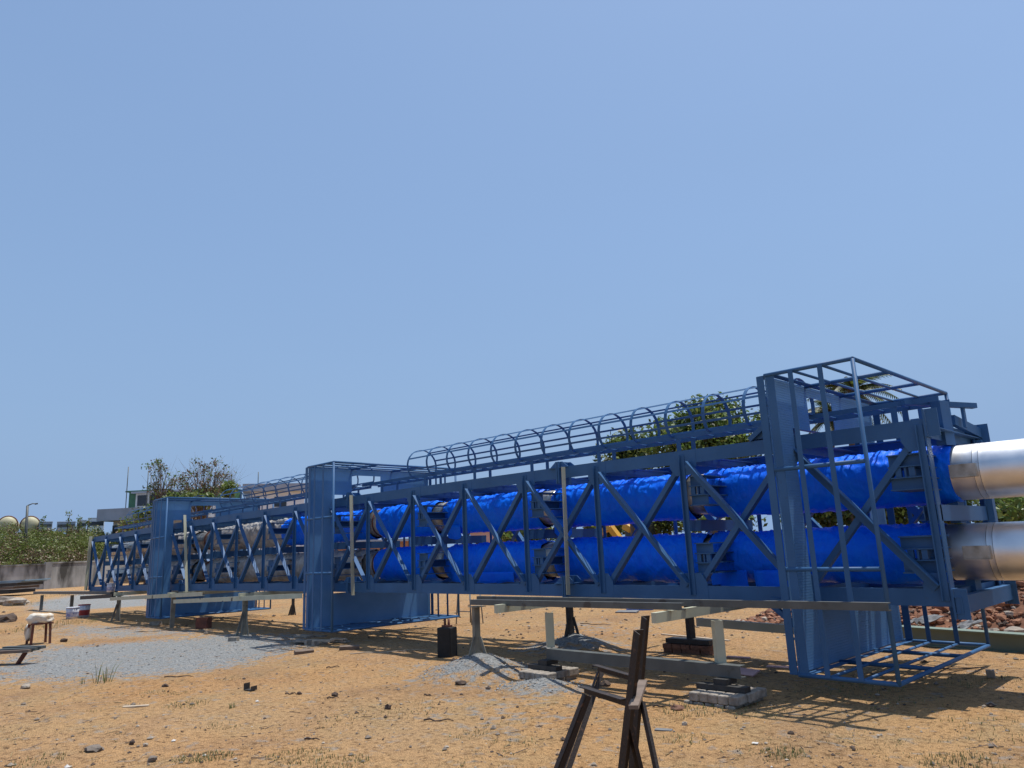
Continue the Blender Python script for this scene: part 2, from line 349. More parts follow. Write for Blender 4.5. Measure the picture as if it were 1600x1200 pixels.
# splices: paired end plates with ribs, top and bottom chords
for j in joints:
    for (Y, s) in ((D, 1), (DF, -1)):
        for top in (0, 1):
            mb = MB(); x = kx(j); zc = ZT if top else ZB
            za, zb = (zc-0.26, zc+0.085) if top else (zc-0.02, zc+0.30)
            y0, y1 = sorted((Y-s*0.055, Y+s*0.24))
            for dx in (-0.022, 0.022): mb.bb(x+dx-0.010, x+dx+0.010, y0, y1, za, zb)
            zr = zb-0.085 if top else zb-0.10
            for dx in (-1, 1):
                for yy in (y0+0.05, y1-0.05):
                    mb.prism([(x+dx*0.033, yy-0.005, zr), (x+dx*0.19, yy-0.005, zr), (x+dx*0.075, yy-0.005, zb), (x+dx*0.033, yy-0.005, zb)], (0, 0.010, 0))
                mb.bb(*(sorted((x+dx*0.034, x+dx*0.19))), y0+0.006, y1-0.006, zr-0.012, zr-0.002)
            part(mb, 'splice_joint')
# right end frame pieces
mb = MB(); mb.channel((X0+0.14, D-0.04, ZB+0.02), (X0+0.14, DF+0.06, ZB+0.02), 0.17, 0.07, 0.012, (1, 0, 0)); part(mb, 'end_beam')
mb = MB(); mb.channel((X0-0.02, D+0.05, ZT-0.03), (X0-0.02, DF+0.02, ZT-0.03), 0.10, 0.07, 0.012, (1, 0, 0)); part(mb, 'end_beam')
mb = MB(); mb.bar((X0+0.02, 10.0, ZT+0.10), (X0+0.10, DF+0.05, ZT-0.02), 0.06, 0.12, (0, 0, 1)); part(mb, 'end_beam')
mb = MB(); mb.channel((X0+0.05, D+0.06, 1.83), (X0+0.05, DF-0.04, 1.83), 0.17, 0.07, 0.012, (1, 0, 0)); part(mb, 'end_beam')
for Y in (D-0.02, DF+0.02):
    for z in (ZB+0.03, ZT-0.05):
        mb = MB(); mb.bb(X0+0.055, X0+0.075, Y-0.03, Y+0.16 if Y < 9 else Y+0.03, z-0.15, z+0.15); mb.bb(X0+0.08, X0+0.20, Y-0.012, Y+0.0, z-0.15, z+0.15); part(mb, 'end_plate')
mb = MB(); mb.channel((X0+0.06, 9.62, 2.60), (X0+0.06, 9.62, 3.12), 0.19, 0.10, 0.012, (1, -0.25, 0)); part(mb, 'centre_post')
mb = MB(); mb.channel((X0+0.03, 9.72, 1.72), (X0+0.03, 9.72, 1.98), 0.13, 0.10, 0.012, (1, -0.25, 0)); part(mb, 'centre_post')
mb = MB(); mb.channel((X0+0.06, 9.75, ZB+0.05), (X0+0.06, 9.75, PL-0.28), 0.13, 0.09, 0.012, (1, -0.2, 0)); part(mb, 'centre_post')
mb = MB(); mb.bar((X0-0.3, 9.35, 3.13), (X0+0.22, 10.25, 3.10), 0.075, 0.06, (0, 0, 1)); mb.bar((X0+0.12, 10.12, 2.84), (X0+0.12, 10.12, 3.08), 0.08, 0.03, (1, 0, 0)); part(mb, 'ladder_bracket')
mb = MB(); mb.channel((X0+0.12, DF-0.02, PU-0.75), (X0+0.12, DF-0.02, PU+0.45), 0.12, 0.07, 0.012, (1, 0, 0)); part(mb, 'post')

# ---- platforms (stand square to the tower axis)
PY0, PY1, PZ0, PZ1 = 8.16, 11.42, 0.175, 3.495
LY0, LY1 = 9.25, 10.02
def platform(xp):
    pl = MB(); t = 0.008
    def rect(y0, y1, z0, z1): pl.bb(xp-t, xp, y0, y1, z0, z1)
    rect(PY0+0.012, D-0.06, PZ0+0.01, PZ1-0.01); rect(DF+0.06, PY1-0.012, PZ0+0.01, PZ1-0.01)
    rect(D-0.058, DF+0.058, PZ0+0.01, ZB-0.03)
    rect(D-0.058, LY0, ZT+0.09, PZ1-0.01); rect(LY1, DF+0.058, ZT+0.09, PZ1-0.01)
    rect(LY0+0.002, LY1-0.002, PZ1-0.13, PZ1-0.01)
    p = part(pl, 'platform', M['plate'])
    ef = MB()
    for y in (PY0, PY1): ef.bb(xp-0.10, xp-0.012, y-0.006, y+0.006, PZ0, PZ1)
    for z in (PZ0, PZ1): ef.bb(xp-0.10, xp-0.012, PY0+0.008, PY1-0.008, z-0.006, z+0.006)
    for y in (PY0+0.38, D-0.10, DF+0.10, PY1-0.38): ef.bb(xp-0.085, xp-0.012, y-0.005, y+0.005, PZ0+0.01, PZ1-0.01)
    for z in (PZ0+0.36, ZB-0.05, ZT+0.10, PZ1-0.34): ef.bb(xp-0.08, xp-0.012, PY0+0.01, PY1-0.01, z-0.004, z+0.004)
    ef.build('stiffener_frame', B, p, bow=True)
    tp = MB()
    for y in (PY0, PY1): tp.bb(xp+0.022, xp+0.115, y-0.005, y+0.005, PZ0, PZ1)
    for z in (PZ0, PZ1): tp.bb(xp+0.022, xp+0.115, PY0+0.008, PY1-0.008, z-0.005, z+0.005)
    tp.build('toe_plate', B, p, bow=True)
    hr = MB(); rr = 0.024; xt = xp+1.02
    ys = [PY0+(PY1-PY0)*i/3 for i in range(4)]; zs = [PZ0+(PZ1-PZ0)*i/3 for i in range(4)]
    for y in (PY0, PY1):
        for z in zs: hr.tube([(xp, y, z), (xt, y, z)], rr)
        hr.tube([(xt, y, PZ0), (xt, y, PZ1)], rr)
        for dx in (0.33, 0.67): hr.bb(xp+dx-0.028, xp+dx+0.028, y-0.035, y-0.027, PZ0, PZ1)
    for z in (PZ0, PZ1):
        for y in ys[1:3]: hr.tube([(xp, y, z), (xt, y, z)], rr)
        hr.tube([(xt, PY0, z), (xt, PY1, z)], rr)
        for dx in (0.33, 0.67): hr.tube([(xp+dx, PY0, z), (xp+dx, PY1, z)], 0.018)
    hr.build('handrail', B, p, bow=True)
    for y in (D, DF):
        for q1, q2, w_ in (((xp-0.05, y+(-0.03 if y < 9 else 0.03), ZB-0.02), (xp-0.55, y, ZB+0.02), 0.08), ((xp-0.05, y, ZB-0.45), (xp-0.6, y, ZB+0.0), 0.07), ((xp-0.05, y, ZT+0.40), (xp-0.6, y, ZT+0.02), 0.07)):
            br = MB(); br.bar(q1, q2, w_, 0.06); br.build('bracket', B, p, bow=True)
    return p
XP = [-3.955, -14.42, -23.33]
for xp in XP: platform(xp)

# ---- ladder and safety cage along the top
LYC = 9.635; LZ = 3.13
segs = [(XP[0]+1.45, XP[1]+0.15, XP[0]-0.25, XP[1]+2.05), (XP[1]-0.12, XP[2]+0.15, XP[1]-0.25, XP[2]+2.0), (XP[2]-0.12, XE+0.2, XP[2]-0.25, XE+1.9)]
for (xa, xb, ca, cb) in segs:
    mb = MB()
    for y in (LYC-0.21, LYC+0.21): mb.bar((xa, y, LZ), (xb, y, LZ), 0.012, 0.062, (0, 0, 1), nseg=10)
    x = xa-0.5
    while x > xb:
        for y in (LYC-0.20, LYC+0.20): mb.bb(x-0.035, x+0.035, y-0.012, y-0.002, ZT+0.005, LZ-0.03)
        mb.bb(x-0.035, x+0.035, D+0.25, DF-0.25, ZT-0.012, ZT+0.004)
        x -= 1.5
    lad = part(mb, 'ladder')
    x = xa-0.15
    while x > xb:
        r = MB(); r.tube([(x, LYC-0.20, LZ), (x, LYC+0.20, LZ)], 0.011, 6); r.build('rung', B, lad, bow=True); x -= 0.30
    hoop = MB(); x = ca
    def hp(t):                      # horseshoe section, t in 0..1
        a = R(-38+256*t); return (LYC+0.375*math.cos(a)*1.0, LZ+0.235+0.335*math.sin(a))
    cg = MB()
    for t in (0.08, 0.24, 0.38, 0.5, 0.62, 0.76, 0.92):
        y, z = hp(t); a = R(-38+256*t); cg.bar((ca+0.02, y-0.006*math.cos(a), z-0.006*math.sin(a)), (cb-0.02, y-0.006*math.cos(a), z-0.006*math.sin(a)), 0.032, 0.006, (0, math.cos(a), math.sin(a)), nseg=8)
    cage = part(cg, 'safety_cage')
    hs_ = (ca-cb)/round((ca-cb)/0.64)
    while x >= cb-0.05:
        h = MB(); pts = [(x, LYC+0.215, LZ)] + [(x,)+hp(i/18) for i in range(19)] + [(x, LYC-0.215, LZ)]
        for i in range(len(pts)-1):
            a, b_ = V(pts[i]), V(pts[i+1]); d = (b_-a); n = V((1, 0, 0)).cross(d)
            h.bar(a, b_, 0.05, 0.007, n)
        h.build('hoop', B, cage, bow=True); x -= hs_
# stiffener skirts seen under the platforms near the ladder exit
mb = MB(); mb.prism([(XP[0]-0.10, D+0.02, ZT+0.02), (XP[0]-0.62, D+0.02, ZT+0.02), (XP[0]-0.10, D+0.02, ZT+0.30)], (0, 0.30, 0)); part(mb, 'bracket_plate')

# ================================================================== PIPES
PYC = 9.73; PR = 0.30
def ring_mesh(xa, xb, rfun, n=72, step=0.017, zc=0.0):
    m = MB(); N = max(2, int(abs(xb-xa)/step)); vs = []; fs = []
    for i in range(N+1):
        x = xa+(xb-xa)*i/N
        for k in range(n):
            a = 2*math.pi*k/n; r, dz = rfun(x, a, i/N); vs.append((x, PYC+r*math.cos(a), zc+r*math.sin(a)+dz))
    for i in range(N):
        for k in range(n): fs.append((i*n+k, (i+1)*n+k, (i+1)*n+(k+1) % n, i*n+(k+1) % n))
    m.add(vs, fs); return m
def tarp(xa, xb, zc, seed, pipe, name, m, amp=1.0, sagk=1.0):
    Lh = abs(xb-xa)
    def rf(x, a, t):
        ca_, sa_ = math.cos(a), math.sin(a)
        q = V((x*4.6+2.4*ca_+seed*9, 1.5*ca_+0.9*sa_, 1.5*sa_+seed)); w1 = 1-abs(noise.noise(q))*2.0
        q2 = V((x*10+3.4*sa_+1.5*ca_+seed*3, 2.2*ca_, 2.2*sa_)); w2 = (1-abs(noise.noise(q2))*2)
        q3 = V((x*21-4.0*ca_+seed*5, 2.6*sa_, 2.6*ca_)); w3 = (1-abs(noise.noise(q3))*2)
        m_ = 0.55+0.9*max(0, noise.noise(V((x*0.8+seed, ca_*0.8, sa_*0.8))))+0.5*max(0, sa_)
        r = PR+0.012 + amp*m_*1.35*(0.013*w1*abs(w1)+0.010*w2*abs(w2)+0.006*w3) + 0.012*noise.noise(V((x*0.9, ca_, sa_+seed)))
        bot = max(0, -math.sin(a))**3
        sag = sagk*(0.025+0.045*max(0, noise.noise(V((x*1.1+seed*5, 0.3, seed)))))*bot
        e = min(t, 1-t)*Lh
        g = max(0, 1-e/0.10); r -= 0.022*g*g
        return r, -sag
    return ring_mesh(xa, xb, rf, zc=zc).build(name, m, pipe, bow=True, smooth=True)
gap = [-1, -5.77, -8.72, -11.72, -14.9]
def pipe(zc, label, wraps, seed):
    p = thing('insulated_pipe', label, 'pipe', (kx(9), PYC, zc+bowz(kx(9))))
    core = MB(); core.tube([(x, PYC, zc) for x in np.linspace(-2.3, XE-0.4, 60)], PR-0.035, 40); core.build('bare_pipe', M['dullsilver'], p, bow=True)
    for i, (xa, xb, kind) in enumerate(wraps):
        if kind == 'tarp': tarp(xa, xb, zc, seed+i, p, 'tarpaulin_wrap', M['tarp'])
        elif kind == 'plastic': tarp(xa, xb, zc, seed+i, p, 'plastic_wrap', M['plastic'], 1.3, 0.5)
        else:
            c = MB(); c.tube([(xa, PYC, zc), (xb, PYC, zc)], PR-0.012, 48); c.build('steel_band', M['dullsilver'], p, bow=True)
    # shiny cladding beyond the frame, in lapped sheets
    seams = [-2.52 if zc > 2 else -2.70, -2.28, -2.22, -1.70, -1.35, -0.75, -0.15, 0.45, 1.05, 1.65]
    for a, b_ in zip(seams[:-1], seams[1:]):
        c = MB(); r0 = PR+0.012
        def rf(x, an, t, r0=r0):
            return r0 + 0.0015*noise.noise(V((x*3, 2*math.cos(an), 2*math.sin(an)+seed))) + (0.0016 if t < 0.02 or t > 0.985 else 0), 0
        mm = ring_mesh(a, b_-0.004, rf, n=72, step=0.02, zc=zc); o = mm.build('cladding_sheet', M['silver'], p, bow=True, smooth=True)
    e = MB(); e.tube([(1.64, PYC, zc), (1.66, PYC, zc)], PR, 48); e.build('end_disc', M['silver'], p, bow=True)
    lg = MB(); lg.bb(X0+0.07, X0+0.33, PYC-PR-0.09, PYC-PR+0.06, zc-0.075, zc-0.063); lg.bb(X0+0.07, X0+0.33, PYC-PR-0.085, PYC-PR-0.075, zc-0.06, zc+0.07)
    lg.bb(X0+0.318, X0+0.33, PYC-PR-0.07, PYC-PR+0.05, zc-0.06, zc+0.07)
    lg.build('support_lug', M['dullsilver'], p, bow=True)
    for gx in (-3.9, -9.2, -13.9, -14.9, -22.7):
        rg = MB(); rg.tube([(gx-0.02, PYC, zc), (gx+0.02, PYC, zc)], PR+0.0, 40)
        rg.build('pipe_flange', M['redrust'], p, bow=True)
    return p
up_w = [(-2.50, -5.72, 'tarp'), (-5.98, -8.62, 'tarp'), (-8.95, -11.5, 'tarp'), (-11.85, -13.75, 'tarp'), (-14.1, -18.0, 'tarp'), (-17.9, -22.3, 'plastic'), (-23.6, -26.4, 'plastic'), (-26.9, -30.5, 'band'),
        (-5.70, -6.0, 'band'), (-8.60, -8.97, 'band'), (-11.48, -11.9, 'band'), (-13.70, -14.15, 'band')]
lo_w = [(-2.72, -5.70, 'tarp'), (-5.80, -8.62, 'tarp'), (-8.95, -11.5, 'tarp'), (-11.85, -13.85, 'tarp'), (-14.3, -22.3, 'plastic'), (-23.5, -26.9, 'plastic'), (-27.0, -30.5, 'band'),
        (-8.60, -8.97, 'band'), (-11.48, -11.9, 'band'), (-13.8, -14.35, 'band')]
pu = pipe(PU, 'upper of the two large pipes inside the blue tower, wrapped in blue tarpaulin, shiny end', up_w, 1.0)
pl_ = pipe(PL, 'lower of the two large pipes inside the blue tower, wrapped in blue tarpaulin, shiny end', lo_w, 31.0)
# loose flaps of sheet hanging from the wraps
def flap(p, xa, xb, zc, drop, seed):
    m = MB(); N = 16; K = 9; vs = []; fs = []
    for i in range(N+1):
        x = xa+(xb-xa)*i/N
        dr = drop*(0.55+0.45*math.sin(math.pi*i/N))*(0.8+0.5*noise.noise(V((x*3, seed, 0))))
        for k in range(K+1):
            t = k/K; a = R(-35-35*min(1, t*2)); y = PYC-(PR+0.02)*math.cos(a)*1.0; z = zc+(PR+0.02)*math.sin(a)
            zz = z - dr*t; yy = PYC-(PR+0.03)*math.cos(R(-35-10*t))+0.03*noise.noise(V((x*6, t*2, seed)))*t
            vs.append((x, yy, zz))
    for i in range(N):
        for k in range(K): fs.append((i*(K+1)+k, i*(K+1)+k+1, (i+1)*(K+1)+k+1, (i+1)*(K+1)+k))
    m.add(vs, fs); o = m.build('loose_flap', M['tarp'], p, bow=True, smooth=True)
    s_ = o.modifiers.new('solid', 'SOLIDIFY'); s_.thickness = 0.003
flap(pu, -8.22, -8.60, PU, 0.34, 2); flap(pl_, -5.15, -5.7, PL, 0.30, 5); flap(pl_, -4.3, -5.05, PL, 0.22, 8); flap(pl_, -9.6, -11.3, PL, 0.12, 11); flap(pu, -11.0, -11.4, PU, 0.22, 14)

# upright temporary bars at the splices
for (px, y0, y1, lab) in ((883, 730, 929, 'pale beige bar standing upright on the tower face, nearest of three'),
                          (550.5, 774, 930, 'pale beige bar standing upright on the tower right of the middle platform'),
                          (291, 805, 926, 'pale beige bar standing upright on the tower right of the left platform')):
    t_, b_ = atY(px-1, y0, D-0.10), atY(px+2, y1, D-0.10)
    if px > 800: t_, b_ = atY(880, y0, D-0.10), atY(888, y1, D-0.10)
    mb = MB(); mb.angle(b_, t_, 0.075, 0.008, (0, -1, 0), (1, 0, 0)); tag(mb.build('upright_bar', M['beige'], origin='base'), lab, 'steel bar')

t_, b_ = atY(142, 838, D-0.12), atY(134, 922, D-0.12); mb = MB(); mb.angle(b_, t_, 0.14, 0.010, (0.6, -1, 0), (1, 0, 0)); tag(mb.build('upright_bar', M['beige'], origin='base'), 'greenish beige bar standing upright at the far left end of the tower', 'steel bar')
# ================================================================== GROUND
MOUNDS = []      # x, y, height, radius
def mound(px, py, h, r, z=ZG): p = atZ(px, py, z); MOUNDS.append((p.x, p.y, h, r))
def post_xy(px, py, z): return atZ(px, py, z)
P745 = atY(747, 1018, 7.55); P893 = atY(895, 990, 10.3)
MOUNDS += [(P745.x+0.1, P745.y-0.05, P745.z-ZG+0.02, 0.95), (P893.x+0.05, P893.y, P893.z-ZG+0.02, 0.95)]
q = atZ(845, 1076, ZG); MOUNDS.append((q.x, q.y+0.05, 0.14, 0.62))
def poly_w(pts): return [(p.x, p.y) for p in (atZ(a, b_, ZG) for a, b_ in pts)]
GP = [poly_w([(-60, 1058), (20, 1024), (70, 1011), (180, 1004), (300, 996), (380, 989), (470, 992), (500, 1006), (440, 1022), (390, 1036), (330, 1047), (260, 1058), (150, 1063), (40, 1066)]),
      poly_w([(90, 975), (230, 981), (330, 985), (300, 992), (150, 998), (90, 990)]),
      poly_w([(30, 946), (120, 928), (235, 930), (260, 944), (150, 952), (60, 956)]),
      poly_w([(640, 1035), (760, 1045), (900, 1060), (920, 1078), (830, 1082), (690, 1070)]),
      poly_w([(660, 1090), (800, 1085), (900, 1120), (820, 1145), (680, 1120)]),
      poly_w([(860, 975), (930, 970), (1060, 985), (1000, 992), (880, 990)])]
GW = [1.0, 0.8, 0.95, 0.55, 0.35, 0.4]
def inpoly(x, y, P):
    r = np.zeros(x.shape, bool); j = len(P)-1
    for i in range(len(P)):
        xi, yi = P[i]; xj, yj = P[j]
        c = ((yi > y) != (yj > y)) & (x < (xj-xi)*(y-yi)/(yj-yi+1e-12)+xi); r ^= c; j = i
    return r
def segd(x, y, P):
    d = np.full(x.shape, 1e9)
    for i in range(len(P)):
        ax, ay = P[i]; bx, by = P[(i+1) % len(P)]
        t = np.clip(((x-ax)*(bx-ax)+(y-ay)*(by-ay))/((bx-ax)**2+(by-ay)**2+1e-9), 0, 1)
        d = np.minimum(d, np.hypot(x-ax-t*(bx-ax), y-ay-t*(by-ay)))
    return d
def mnoise(xy, f, sd): return np.array([noise.noise(V((a*f+sd, b_*f-sd, sd*0.7))) for a, b_ in xy])
def ground_z(x, y):
    z = ZG
    r = math.hypot(x, y)
    z += 0.030*noise.noise(V((x*0.55, y*0.55, 3))) + 0.012*noise.noise(V((x*1.9, y*1.9, 8))) if r < 60 else 0
    for mx, my, h, rad in MOUNDS:
        d = math.hypot(x-mx, y-my)
        if d < rad*1.6:
            k = max(0, 1-d/(rad*(1.0+0.18*noise.noise(V((x*1.5, y*1.5, mx)))))); z += h*(k**1.25)
    return z
rad = [0.6*(1.0205**i) for i in range(340)]
rad = [r for r in rad if r < 700] + [1200, 2500]
a0 = math.atan2(cy, -sy)
ang = [a0+R(x) for x in np.arange(-46, 46, 0.2)]
ang += [a0+R(x) for x in np.arange(46, 314, 4)]
na, nr = len(ang), len(rad)
gv = []
for r in rad:
    for a in ang:
        x, y = r*math.cos(a), r*math.sin(a); gv.append((x, y, ground_z(x, y) + (0.010*noise.noise(V((x*6, y*6, 1))) if r < 14 else 0)))
gf = []
for i in range(nr-1):
    for k in range(na):
        k2 = (k+1) % na; gf.append((i*na+k, i*na+k2, (i+1)*na+k2, (i+1)*na+k))
gv.append((0, 0, ZG)); c0 = len(gv)-1
for k in range(na): gf.append((c0, (k+1) % na, k))
gm = MB(); gm.add(gv, gf)
def ground_material():
    m = bpy.data.materials.new('sandy_yard'); m.use_nodes = True; n = m.node_tree.nodes; l = m.node_tree.links; b = n['Principled BSDF']
    b.inputs['Roughness'].default_value = 0.95; b.inputs['Specular IOR Level'].default_value = 0.2
    tc = n.new('ShaderNodeTexCoord'); O = tc.outputs['Object']
    def nz(s, d=6, dist=0.0):
        t = n.new('ShaderNodeTexNoise'); t.inputs['Scale'].default_value = s; t.inputs['Detail'].default_value = d; t.inputs['Distortion'].default_value = dist; l.new(O, t.inputs['Vector']); return t.outputs[0]
    def ramp(src, stops):
        r = n.new('ShaderNodeValToRGB'); cr_ = r.color_ramp
        while len(cr_.elements) < len(stops): cr_.elements.new(0.5)
        for e, (p, c) in zip(cr_.elements, stops): e.position = p; e.color = (*c, 1)
        l.new(src, r.inputs[0]); return r.outputs[0]
    def mix(f, a, b_, mode='MIX'):
        x = n.new('ShaderNodeMixRGB'); x.blend_type = mode
        if isinstance(f, float): x.inputs[0].default_value = f
        else: l.new(f, x.inputs[0])
        for i, s in ((1, a), (2, b_)):
            if isinstance(s, tuple): x.inputs[i].default_value = (*s, 1)
            else: l.new(s, x.inputs[i])
        return x.outputs[0]
    sand = ramp(nz(0.35, 8), [(0.3, (0.46, 0.252, 0.108)), (0.5, (0.50, 0.300, 0.136)), (0.7, (0.455, 0.295, 0.152))])
    sand = mix(ramp(nz(1.7, 8, 0.6), [(0.48, (0, 0, 0)), (0.72, (0.75, 0.75, 0.75))]), sand, (0.40, 0.28, 0.145))
    sand = mix(ramp(nz(60, 4), [(0.40, (0.6, 0.6, 0.6)), (0.62, (1.15, 1.15, 1.15))]), sand, sand, 'MULTIPLY') if False else sand
    sand = mix(ramp(nz(0.55, 7, 0.8), [(0.50, (0, 0, 0)), (0.68, (0.7, 0.7, 0.7))]), sand, (0.345, 0.205, 0.108))
    sand = mix(ramp(nz(0.21, 5, 0.5), [(0.50, (0, 0, 0)), (0.70, (0.55, 0.55, 0.55))]), sand, (0.54, 0.335, 0.172))
    g = nz(85, 3); gr = ramp(g, [(0.34, (0.55, 0.53, 0.51)), (0.47, (0.95, 0.95, 0.95)), (0.66, (1.2, 1.2, 1.2))])
    sand = mix(1.0, sand, gr, 'MULTIPLY')
    g2 = ramp(nz(17, 6), [(0.31, (0.50, 0.47, 0.44)), (0.46, (0.94, 0.93, 0.92)), (0.68, (1.12, 1.11, 1.10))])
    sand = mix(1.0, sand, g2, 'MULTIPLY')
    vo = n.new('ShaderNodeTexVoronoi'); vo.inputs['Scale'].default_value = 11; l.new(O, vo.inputs['Vector'])
    sp_ = n.new('ShaderNodeMath'); sp_.operation = 'LESS_THAN'; sp_.inputs[1].default_value = 0.13; l.new(vo.outputs['Distance'], sp_.inputs[0])
    sel = n.new('ShaderNodeSeparateColor'); l.new(vo.outputs['Color'], sel.inputs[0])
    gt = n.new('ShaderNodeMath'); gt.operation = 'GREATER_THAN'; gt.inputs[1].default_value = 0.72; l.new(sel.outputs[0], gt.inputs[0])
    mu = n.new('ShaderNodeMath'); mu.operation = 'MULTIPLY'; l.new(sp_.outputs[0], mu.inputs[0]); l.new(gt.outputs[0], mu.inputs[1])
    peb = ramp(sel.outputs[1], [(0.0, (0.08, 0.06, 0.045)), (0.55, (0.18, 0.135, 0.10)), (1.0, (0.36, 0.31, 0.26))])
    sand = mix(mu.outputs[0], sand, peb)
    at = n.new('ShaderNodeAttribute'); at.attribute_name = 'gravel'
    ad = n.new('ShaderNodeMath'); ad.operation = 'ADD'; l.new(at.outputs['Fac'], ad.inputs[0])
    nn = n.new('ShaderNodeMapRange'); l.new(nz(7, 7), nn.inputs[0]); nn.inputs['From Min'].default_value = 0.3; nn.inputs['From Max'].default_value = 0.7; nn.inputs['To Min'].default_value = -0.55; nn.inputs['To Max'].default_value = 0.5
    l.new(nn.outputs[0], ad.inputs[1])
    gmask = ramp(ad.outputs[0], [(0.22, (0, 0, 0)), (0.75, (0.95, 0.95, 0.95))])
    v2 = n.new('ShaderNodeTexVoronoi'); v2.inputs['Scale'].default_value = 42; l.new(O, v2.inputs['Vector'])
    gcol = ramp(v2.outputs['Color'], [(0.1, (0.17, 0.18, 0.182)), (0.5, (0.275, 0.29, 0.29)), (0.95, (0.38, 0.39, 0.385))])
    col = mix(gmask, sand, gcol)
    l.new(col, b.inputs['Base Color'])
    h1 = n.new('ShaderNodeMath'); h1.operation = 'ADD'; l.new(nz(22, 8), h1.inputs[0]); l.new(nz(90, 3), h1.inputs[1])
    bp = n.new('ShaderNodeBump'); bp.inputs['Strength'].default_value = 0.95; bp.inputs['Distance'].default_value = 0.04; l.new(h1.outputs[0], bp.inputs['Height']); l.new(bp.outputs[0], b.inputs['Normal'])
    return m
ground = gm.build('ground', ground_material(), smooth=True, kind='structure')
xy = np.array(gv)[:, :2]; gx, gy = xy[:, 0], xy[:, 1]
gw = np.zeros(len(gv))
near = np.hypot(gx, gy) < 70
nzv = np.zeros(len(gv)); idx = np.where(near)[0]; nzv[idx] = mnoise(xy[idx], 0.9, 4.0)
for P, wt in zip(GP, GW):
    d = segd(gx, gy, P); ins = inpoly(gx, gy, P); sdv = np.where(ins, d, -d) + 0.45*nzv
    gw = np.maximum(gw, wt*np.clip(sdv/1.6+0.40, 0, 1))
for mx, my, h, r_ in MOUNDS:
    gw = np.maximum(gw, np.clip(1.25-np.hypot(gx-mx, gy-my)/(r_*1.05)+0.2*nzv, 0, 1))
at_ = ground.data.attributes.new('gravel', 'FLOAT', 'POINT'); at_.data.foreach_set('value', gw.astype(np.float32))

def gpt(px, py):
    p = atZ(px, py, ZG)
    for _ in range(4): p = atZ(px, py, ground_z(p.x, p.y))
    return p

# ================================================================== SUPPORTS
BG = M['beige']; GY = M['grey']
def splay(mb, x, y, z, h=0.32, s=0.20):
    for dx, dy in ((1, 0), (-1, 0), (0, -1)):
        mb.bar((x+dx*s, y+dy*s, z), (x+dx*0.045, y+dy*0.045, z+h), 0.10, 0.012, (dy, dx, 0.3))
def post_stand(px, ybase, Y, ztop, label, m=M['post'], w_=0.10, foot=True, depth=0.0, fs_=0.16, fh_=0.34):
    b_ = atY(px, ybase, Y); zb = min(b_.z, ground_z(b_.x, b_.y)) - 0.03
    t = thing('support_post', label, 'support post', (b_.x, b_.y, zb), 'support posts under the tower')
    mb = MB(); mb.channel((b_.x, b_.y, zb), (b_.x, b_.y, ztop), w_*1.1, w_*0.7, 0.010, (1, -0.15, 0)); mb.build('post', m, t)
    mb = MB(); mb.bb(b_.x-0.10, b_.x+0.10, b_.y-0.09, b_.y+0.09, ztop+0.001, ztop+0.013); mb.build('cap_plate', m, t)
    if foot:
        for dx, dy in ((1, 0), (-1, 0), (0, -1)):
            f = MB(); f.bar((b_.x+dx*fs_, b_.y+dy*fs_, zb), (b_.x+dx*0.05, b_.y+dy*0.05, zb+fh_), 0.012, 0.055, (dx, dy, 0.3)); f.build('splayed_brace', m, t)
    return b_, t
def cross_beam(x, ya, yb, ztop, label, m=BG, h=0.11):
    mb = MB(); mb.channel((x, ya, ztop-h/2), (x, yb, ztop-h/2), h, 0.06, 0.008, (1, 0, 0))
    mb.bb(x-0.055, x+0.004, ya-0.010, ya-0.001, ztop-h, ztop)
    return tag(mb.build('cross_beam', m, origin='base'), label, 'steel beam')
def tb(x): return ZB+bowz(x)
# right bay
xc2 = -5.02; xc1 = -7.75
zc_ = lambda x: tb(x)-0.004
cross_beam(xc2, 7.12, 11.4, zc_(xc2), 'pale beige beam running back under the tower from the brick-based near post')
cross_beam(xc1, 7.30, 11.4, zc_(xc1), 'pale beige beam running back under the tower from above the middle gravel pile')
